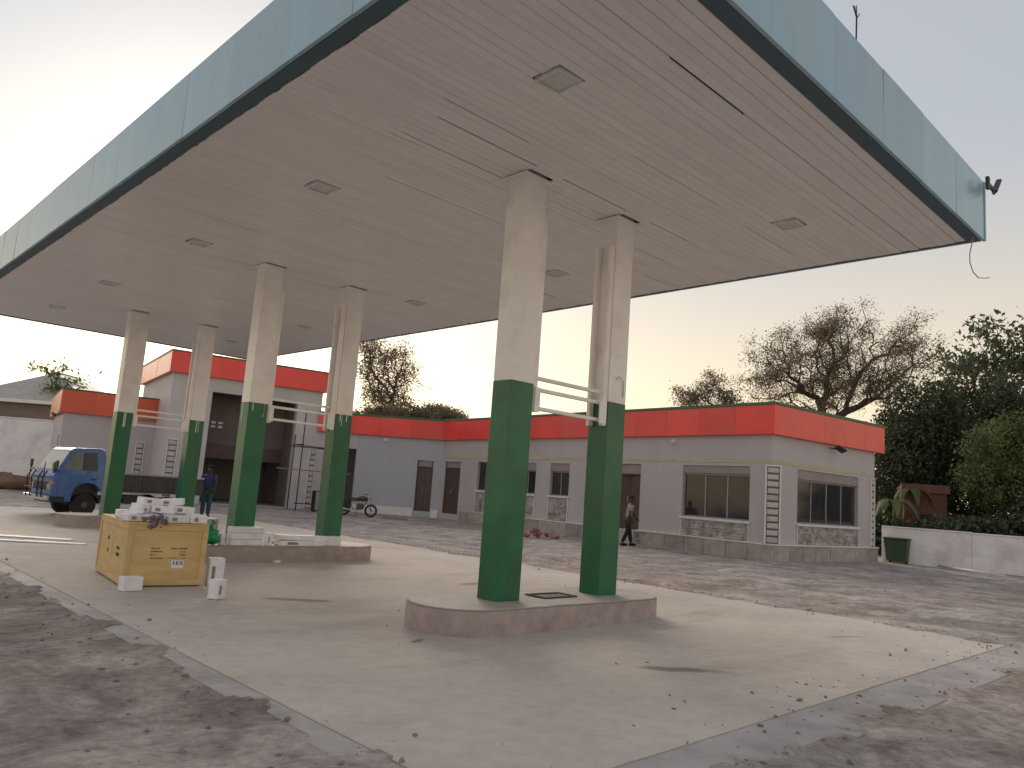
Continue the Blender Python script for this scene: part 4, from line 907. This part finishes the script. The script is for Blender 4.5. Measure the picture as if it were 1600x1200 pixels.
# right boundary wall, bin, pipe
WF = FR((30.35,11.15), (31.3-30.35, 3.0-11.15))
bw = empty('boundary_wall', WF.o, WF.a, 'low stained white boundary wall running out from the shop end wall', 'wall')
for i in range(5):
    ob('wall_section', MB().box(i*2.9+.003,(i+1)*2.9-.003,-.1,.1,-.2,1.26-.02*i), M['whitewall'], bw, bevel=.012)
    ob('coping', MB().box(i*2.9+.003,(i+1)*2.9-.003,-.13,.13,1.262-.02*i,1.31-.02*i), M['whitewall'], bw, bevel=.01)
bn = empty('waste_bin', (30.18,10.55,0), WF.a, 'dark green plastic waste bin against the white boundary wall', 'bin')
tp = MB(); tp.v = [(-.33,-.28,.08),(.33,-.28,.08),(.33,.2,.08),(-.33,.2,.08),(-.4,-.34,.84),(.4,-.34,.84),(.4,.24,.84),(-.4,.24,.84)]
tp.f = [(0,3,2,1),(4,5,6,7),(0,1,5,4),(1,2,6,5),(2,3,7,6),(3,0,4,7)]
ob('bin_body', tp, M['binpl'], bn, bevel=.02, seg=2); ob('lid', MB().box(-.43,.43,-.38,.27,.842,.91), M['binpl'], bn, bevel=.02, seg=2)
for x in (-.28,.28): ob('wheel', MB().lathe([(.08,-.03),(.08,.03)], (0,0,0), 12, 'y'), M['tyre'], bn, (x,.12,.08), (0,0,math.pi/2))
ob('rim_band', MB().box(-.39,.39,-.36,-.325,.70,.76), M['binpl'], bn, bevel=.006)
pa, pb = Vector((30.05,9.15,.07)), Vector((27.7,6.6,.08))
ob('white_pipe', MB().tube([pa, pa.lerp(pb,.5)+Vector((0,0,.01)), pb], .04, 9), M['pvc'], smooth=True, label='long white plastic pipe lying on the dirt before the boundary wall', cat='pipe')
# red mud hut behind the wall
hp = at(1442,800,34.5); ht = empty('mud_hut', (hp.x,hp.y,0), .45, 'reddish mud-walled hut in the shade behind the boundary wall', 'hut')
ob('wall', MB().box(-.75,.75,-.85,.85,-.2,2.85), M['hut'], ht, bevel=.05); ob('roof', MB().extr([(-.85,2.83),(.85,2.83),(.80,3.05),(-.80,3.2)], -.95, .95), M['hut'], ht); ob('doorway_shade_panel', MB().box(-.78,-.751,-.35,.3,0,1.9), M['dark'], ht)  # hut opening is a flat panel coloured near-black for its inner shade
# neighbour house and tall wall at left
fd = Vector((.6918,.7221,0)); rt = Vector((.7221,-.6918,0))
wp = at(70,766,40); LWF = FR((wp.x,wp.y), rt)
tw = empty('tall_wall', LWF.o, LWF.a, 'tall plain white wall beyond the truck nose', 'wall')
for i in range(3): ob('wall_section', MB().box(-4.2*(i+1)+.004,-4.2*i-.004,0,.22,-.3,3.55), M['whitewall'], tw, bevel=.015)
ob('coping', MB().box(-12.6,.03,-.04,.26,3.552,3.62), M['whitewall'], tw, bevel=.01)
hp = at(20,700,60); HF = FR((hp.x,hp.y), rt); hs_ = empty('neighbour_house', HF.o, HF.a, 'brown house with a grey hipped roof behind the tall white wall', 'house')
ob('wall', MB().box(-5,5,.6,11,-.3,6.0), M['brownwall'], hs_); ob('fascia_board', MB().box(-5.6,5.6,-.06,0.0,5.85,6.12), M['trim'], hs_)
rf = MB(); rf.v = [(-5.6,0,6.0),(5.6,0,6.0),(5.6,11.6,6.0),(-5.6,11.6,6.0),(0,4.2,8.9),(0,7.4,8.9)]; rf.f = [(0,1,4),(1,2,5,4),(2,3,5),(3,0,4,5),(0,3,2,1)]
ob('hipped_roof', rf, M['tin'], hs_)
ob('ridge_cap', MB().tube([(0,4.2,8.92),(0,7.4,8.92)], .08, 6), M['tin'], hs_)
em = at(15,780,37)
ob('earth_mound', MB().blob((0,0,0), (2.6,1.2,.75), 4, .5, 3), M['earth'], loc=(em.x-.9,em.y+.6,-.1), rot=(0,0,-.7), smooth=True, label='low mound of reddish earth before the tall white wall', cat='mound')

# ------------------------------------------------------------------ trees
M['leaf_dry'] = leafmat('dry_feathery_leaves', (.20,.165,.11), .3, .4, .5)
M['leaf_dark'] = leafmat('dark_glossy_leaves', (.075,.095,.05), .45, .3, .7)
M['leaf_mid'] = leafmat('mid_green_leaves', (.085,.11,.06), .4, .35, .6)
M['leaf_light'] = leafmat('light_green_leaves', (.14,.19,.07), .35, .4, 1.0)
M['leaf_palm'] = leafmat('banana_leaves', (.12,.15,.06), .3, .35, 1.0)
def tree(name, lab, base, lobes, nattr, leafn, leafs, lm, seed, trunk_h=.35, tr=.25, twig=.5, spread=.35, group=None, droop=0, shell=.0, cat='tree'):
    """lobes: (centre, (rx,ry,rz)) in world space; limbs reach attractors spread through the lobes"""
    r = np.random.default_rng(seed); base = np.array(base, float)
    C = np.array([l[0] for l in lobes], float); Rr = np.array([l[1] for l in lobes], float)
    vol = Rr.prod(1)**.8; idx = r.choice(len(lobes), nattr, p=vol/vol.sum())
    d = r.normal(size=(nattr, 3)); d /= np.linalg.norm(d, axis=1)[:,None]; q = r.random(nattr)**(1/(2.4+3*shell))
    A = C[idx]+d*q[:,None]*Rr[idx]*np.clip(1+.18*r.normal(size=(nattr,1)), .6, 1.3)
    top = C.mean(0); zt = base[2]+(top[2]-base[2])*trunk_h
    nodes = [base, base+(np.array([top[0],top[1],zt])-base)*np.array([.15,.15,.5]), np.array([base[0]+(top[0]-base[0])*.35, base[1]+(top[1]-base[1])*.35, zt])]
    par = [-1, 0, 1]; pl_ = [0, np.linalg.norm(nodes[1]-nodes[0]), 0]; pl_[2] = pl_[1]+np.linalg.norm(nodes[2]-nodes[1])
    order = np.argsort(np.linalg.norm(A-nodes[2], axis=1)); ends = []
    N_ = np.zeros((nattr*4+8, 3)); L_ = np.zeros(nattr*4+8); N_[:3] = nodes; L_[:3] = pl_; n = 3
    for k in order:
        a = A[k]; dd = np.linalg.norm(N_[2:n]-a, axis=1); cost = dd+.38*L_[2:n]; j = int(np.argmin(cost))+2; p = N_[j]; ln = dd[j-2]
        m_ = 3 if ln > 1.2 else 2 if ln > .5 else 1; prev = j
        sag = np.array([0,0,.12*ln])
        for s_ in range(1, m_+1):
            f = s_/m_; w_ = p+(a-p)*f + sag*4*f*(1-f)*.5 + (r.normal(size=3)*.05*ln if s_ < m_ else 0)
            N_[n] = w_; par.append(prev); L_[n] = L_[prev]+np.linalg.norm(w_-N_[prev]); prev = n; n += 1
        ends.append(prev)
    cnt = np.zeros(n)
    for e in ends: cnt[e] += 1
    for i in range(n-1, 0, -1): cnt[par[i]] += cnt[i]
    rad_ = tr*(np.maximum(cnt, .6)/cnt[0])**.5; rad_ = np.maximum(rad_, .012); rad_[0] *= 1.25
    V, F = [], []
    def seg(p0, p1, r0, r1, sides):
        ax = p1-p0; l_ = np.linalg.norm(ax)
        if l_ < 1e-5: return
        ax /= l_; a_ = np.cross(ax, [.3,.5,.81]); a_ /= np.linalg.norm(a_); b_ = np.cross(ax, a_); o_ = len(V)
        for pp, rr in ((p0, r0), (p1, r1)):
            for k in range(sides): t_ = 2*math.pi*k/sides; V.append(pp+(a_*math.cos(t_)+b_*math.sin(t_))*rr)
        for k in range(sides): k2 = (k+1) % sides; F.append((o_+k, o_+k2, o_+sides+k2, o_+sides+k))
    for i in range(1, n): seg(N_[par[i]], N_[i], rad_[par[i]] if par[i] > 0 and rad_[par[i]] < rad_[i]*1.8 else rad_[i]*1.15, rad_[i], 8 if rad_[i] > .08 else 4)
    # twigs with leaves
    LP = []
    per = max(1, leafn//len(ends)); ntw = 5
    for e in ends:
        for t_ in range(ntw):
            dr = r.normal(size=3); dr /= np.linalg.norm(dr); dr[2] = dr[2]*.6+.15-droop; tip = N_[e]+dr*twig*(.4+.8*r.random())
            seg(N_[e], tip, .010, .004, 3)
            m_ = per//ntw; f = r.random(m_)**.7
            LP.append(N_[e]+(tip-N_[e])*f[:,None]+r.normal(size=(m_,3))*spread*twig)
    LP = np.concatenate(LP); m_ = len(LP)
    t1 = r.normal(size=(m_,3)); t1 /= np.linalg.norm(t1, axis=1)[:,None]; t1[:,2] -= .3
    t2 = np.cross(t1, r.normal(size=(m_,3))); t2 /= np.linalg.norm(t2, axis=1)[:,None]+1e-9
    s_ = leafs*(.6+.8*r.random(m_))[:,None]
    LV_ = np.stack([LP-t1*s_*.5, LP+t2*s_*.24+t1*s_*.05, LP+t1*s_*.5, LP-t2*s_*.24+t1*s_*.05], 1)
    root = empty(name, base, 0, lab, cat, group); B = base
    ob('trunk', npmesh('trunk', np.array(V)-B, np.array(F)), M['bark'], root, kind=None)
    ob('crown', npmesh('crown', LV_.reshape(-1,3)-B, np.arange(m_*4).reshape(-1,4)), M[lm], root)
    return root
def lobe(px, py, rx, ry, D, dd=None):
    k = D/1199.43; return (tuple(at(px, py, D)), ((rx*k), (rx*k), (ry*k)))
def gnd(px, D):
    p = at(px, 800, D); return (p.x, p.y, -.2)
tree('feathery_tree', 'large spreading feathery brown-green tree behind the shop roof', gnd(1338,45),
     [lobe(1300,520,60,48,45),lobe(1235,560,65,45,45),lobe(1190,600,40,35,45),lobe(1310,585,70,50,45),lobe(1400,535,52,45,45),lobe(1425,570,40,40,45),lobe(1370,600,60,35,45),lobe(1270,620,60,30,45)],
     420, 44000, .11, 'leaf_dry', 11, trunk_h=.34, tr=.34, twig=.75, spread=.28, droop=.1)
tree('bushy_tree', 'small rounded brown tree rising behind the middle of the shop roof', gnd(1098,56), [lobe(1075,625,28,25,56),lobe(1110,612,32,28,56),lobe(1140,632,22,22,56)], 90, 6500, .15, 'leaf_dry', 12, tr=.16, twig=.6)
tree('leafy_tree', 'tall open tree with big dark leaves above the dense thicket', gnd(1540,47), [lobe(1500,560,35,35,47),lobe(1555,525,42,36,47),lobe(1600,545,42,40,47),lobe(1490,590,25,25,47),lobe(1570,580,55,35,47),lobe(1640,570,50,45,47)], 105, 3600, .34, 'leaf_mid', 13, tr=.22, twig=.8, spread=.4)
dk = [('dense tree with a dark domed crown beside the shop end wall', 1425, 38, [(1410,700,45,60),(1450,660,60,60),(1400,760,35,55),(1470,720,60,60)]),
      ('dense tree with a broad dark crown behind the light green bush', 1540, 40, [(1520,640,55,55),(1560,690,60,70),(1500,720,50,60),(1610,650,55,60)]),
      ('dense dark tree at the far end of the boundary wall', 1650, 37, [(1610,720,60,70),(1670,690,60,80),(1700,760,70,70)])]
for k_, (lb, px, D, ls) in enumerate(dk):
    tree('dense_tree', lb, gnd(px, D), [lobe(a, b, c, d_, D) for a, b, c, d_ in ls], 260, 24000, .20, 'leaf_dark', 20+k_, tr=.2, twig=.7, spread=.42, shell=.6, group='dense dark trees behind the boundary wall')
tree('green_bush', 'light green leafy bush leaning over the boundary wall', gnd(1575,33.5), [lobe(1560,700,45,45,33.5),lobe(1590,740,55,60,33.5),lobe(1540,760,38,38,33.5),lobe(1620,690,50,50,33.5)], 200, 17000, .15, 'leaf_light', 31, tr=.1, twig=.5, spread=.4, shell=.5, cat='bush')
tree('backlit_tree', 'tall backlit tree with thin hazy foliage behind the workshop corner', gnd(600,60), [lobe(600,560,45,35,60),lobe(632,580,26,32,60),lobe(580,600,28,45,60),lobe(615,620,35,26,60),lobe(575,545,25,20,60)], 190, 14000, .15, 'leaf_dry', 41, tr=.24, twig=.9, spread=.35)
for k_, (px, D, w_, h_, lb) in enumerate(((590,52,40,14,'low hedge-like bush above the roof behind the motorcycle wall'),(640,53,38,13,'rounded bush above the roof below the backlit tree'),(690,55,32,12,'small bush above the roof at the yard corner'))):
    tree('roofline_bush', lb, gnd(px, D), [lobe(px,652-k_*2,w_,h_,D),lobe(px+15,655,w_*.7,h_,D)], 70, 7000, .17, 'leaf_dry', 51+k_, tr=.12, twig=.5, cat='bush', group='bushes behind the corner roof')
tree('sapling', 'thin sunlit sapling above the left wing roof', gnd(88,62), [lobe(70,578,22,14,62),lobe(100,572,18,16,62),lobe(112,598,22,12,62),lobe(85,600,20,14,62)], 36, 420, .34, 'leaf_light', 61, tr=.12, twig=.7)
# banana clump by the hut
for k_, (px, D, hh, lb) in enumerate(((1398,33.2,2.75,'pale banana plant with drooping leaves beside the shop end wall'),(1424,34.2,3.5,'taller pale banana plant beside the mud hut'))):
    g = gnd(px, D); bt_ = empty('banana_plant', (g[0],g[1],0), k_, lb, 'plant', None)
    ob('stem', MB().tube([(0,0,-.1),(.03,0,hh*.5),(.0,.02,hh*.8)], [.14,.1,.06], 8), M['leaf_palm'], bt_, smooth=True)
    for j in range(7):
        a_ = j*.9+k_; lf = MB(); nn = 6; ln = random.uniform(.75,1.1)
        for i in range(nn+1):
            f = i/nn; rr_ = ln*f; z_ = hh*.78+.7*math.sin(f*2.3)*.8-.9*f*f; wd = .22*math.sin(math.pi*min(1,f*.9+.08))
            cx_, cy_ = rr_*math.cos(a_), rr_*math.sin(a_); px_, py_ = -math.sin(a_)*wd, math.cos(a_)*wd
            lf.v += [(cx_+px_,cy_+py_,z_-.06),(cx_,cy_,z_),(cx_-px_,cy_-py_,z_-.06)]
        for i in range(nn): lf.f += [(3*i,3*i+1,3*i+4,3*i+3),(3*i+1,3*i+2,3*i+5,3*i+4)]
        ob('leaf', lf, M['leaf_palm'], bt_, smooth=True)
# understorey behind the boundary wall that reads as one dark mass
uv = np.random.default_rng(77); nU = 60000; U0, U1 = Vector((34.5,14.5,0)), Vector((37.5,2,0))
f = uv.random(nU); BK = np.arange(nU) % 2 == 1; P = np.stack([U0.x+(U1.x-U0.x)*f+uv.normal(0,.9,nU)+1.5, U0.y+(U1.y-U0.y)*f+uv.normal(0,.5,nU), uv.random(nU)**.8*(1.5+1.5*np.clip((f-.35)*4,0,1)+.4*np.sin(f*23))], -1)
P[BK] = np.stack([41+9*f[BK]+uv.normal(0,.8,BK.sum()), 27-27*f[BK]+uv.normal(0,.8,BK.sum()), uv.random(BK.sum())**.9*(4.6+.8*np.sin(f[BK]*31))], -1)   # second belt farther back
t1 = uv.normal(size=(nU,3)); t1 /= np.linalg.norm(t1,axis=1)[:,None]; t2 = np.cross(t1, uv.normal(size=(nU,3))); t2 /= np.linalg.norm(t2,axis=1)[:,None]
s_ = np.where(BK,.34,.2)[:,None]*(.6+.8*uv.random(nU))[:,None]
ob('undergrowth', npmesh('undergrowth', np.stack([P-t1*s_*.5,P+t2*s_*.24,P+t1*s_*.5,P-t2*s_*.24],1).reshape(-1,3), np.arange(nU*4).reshape(-1,4)), M['leaf_dark'], label='dark tangled undergrowth behind the white boundary wall', cat='undergrowth', kind='stuff')
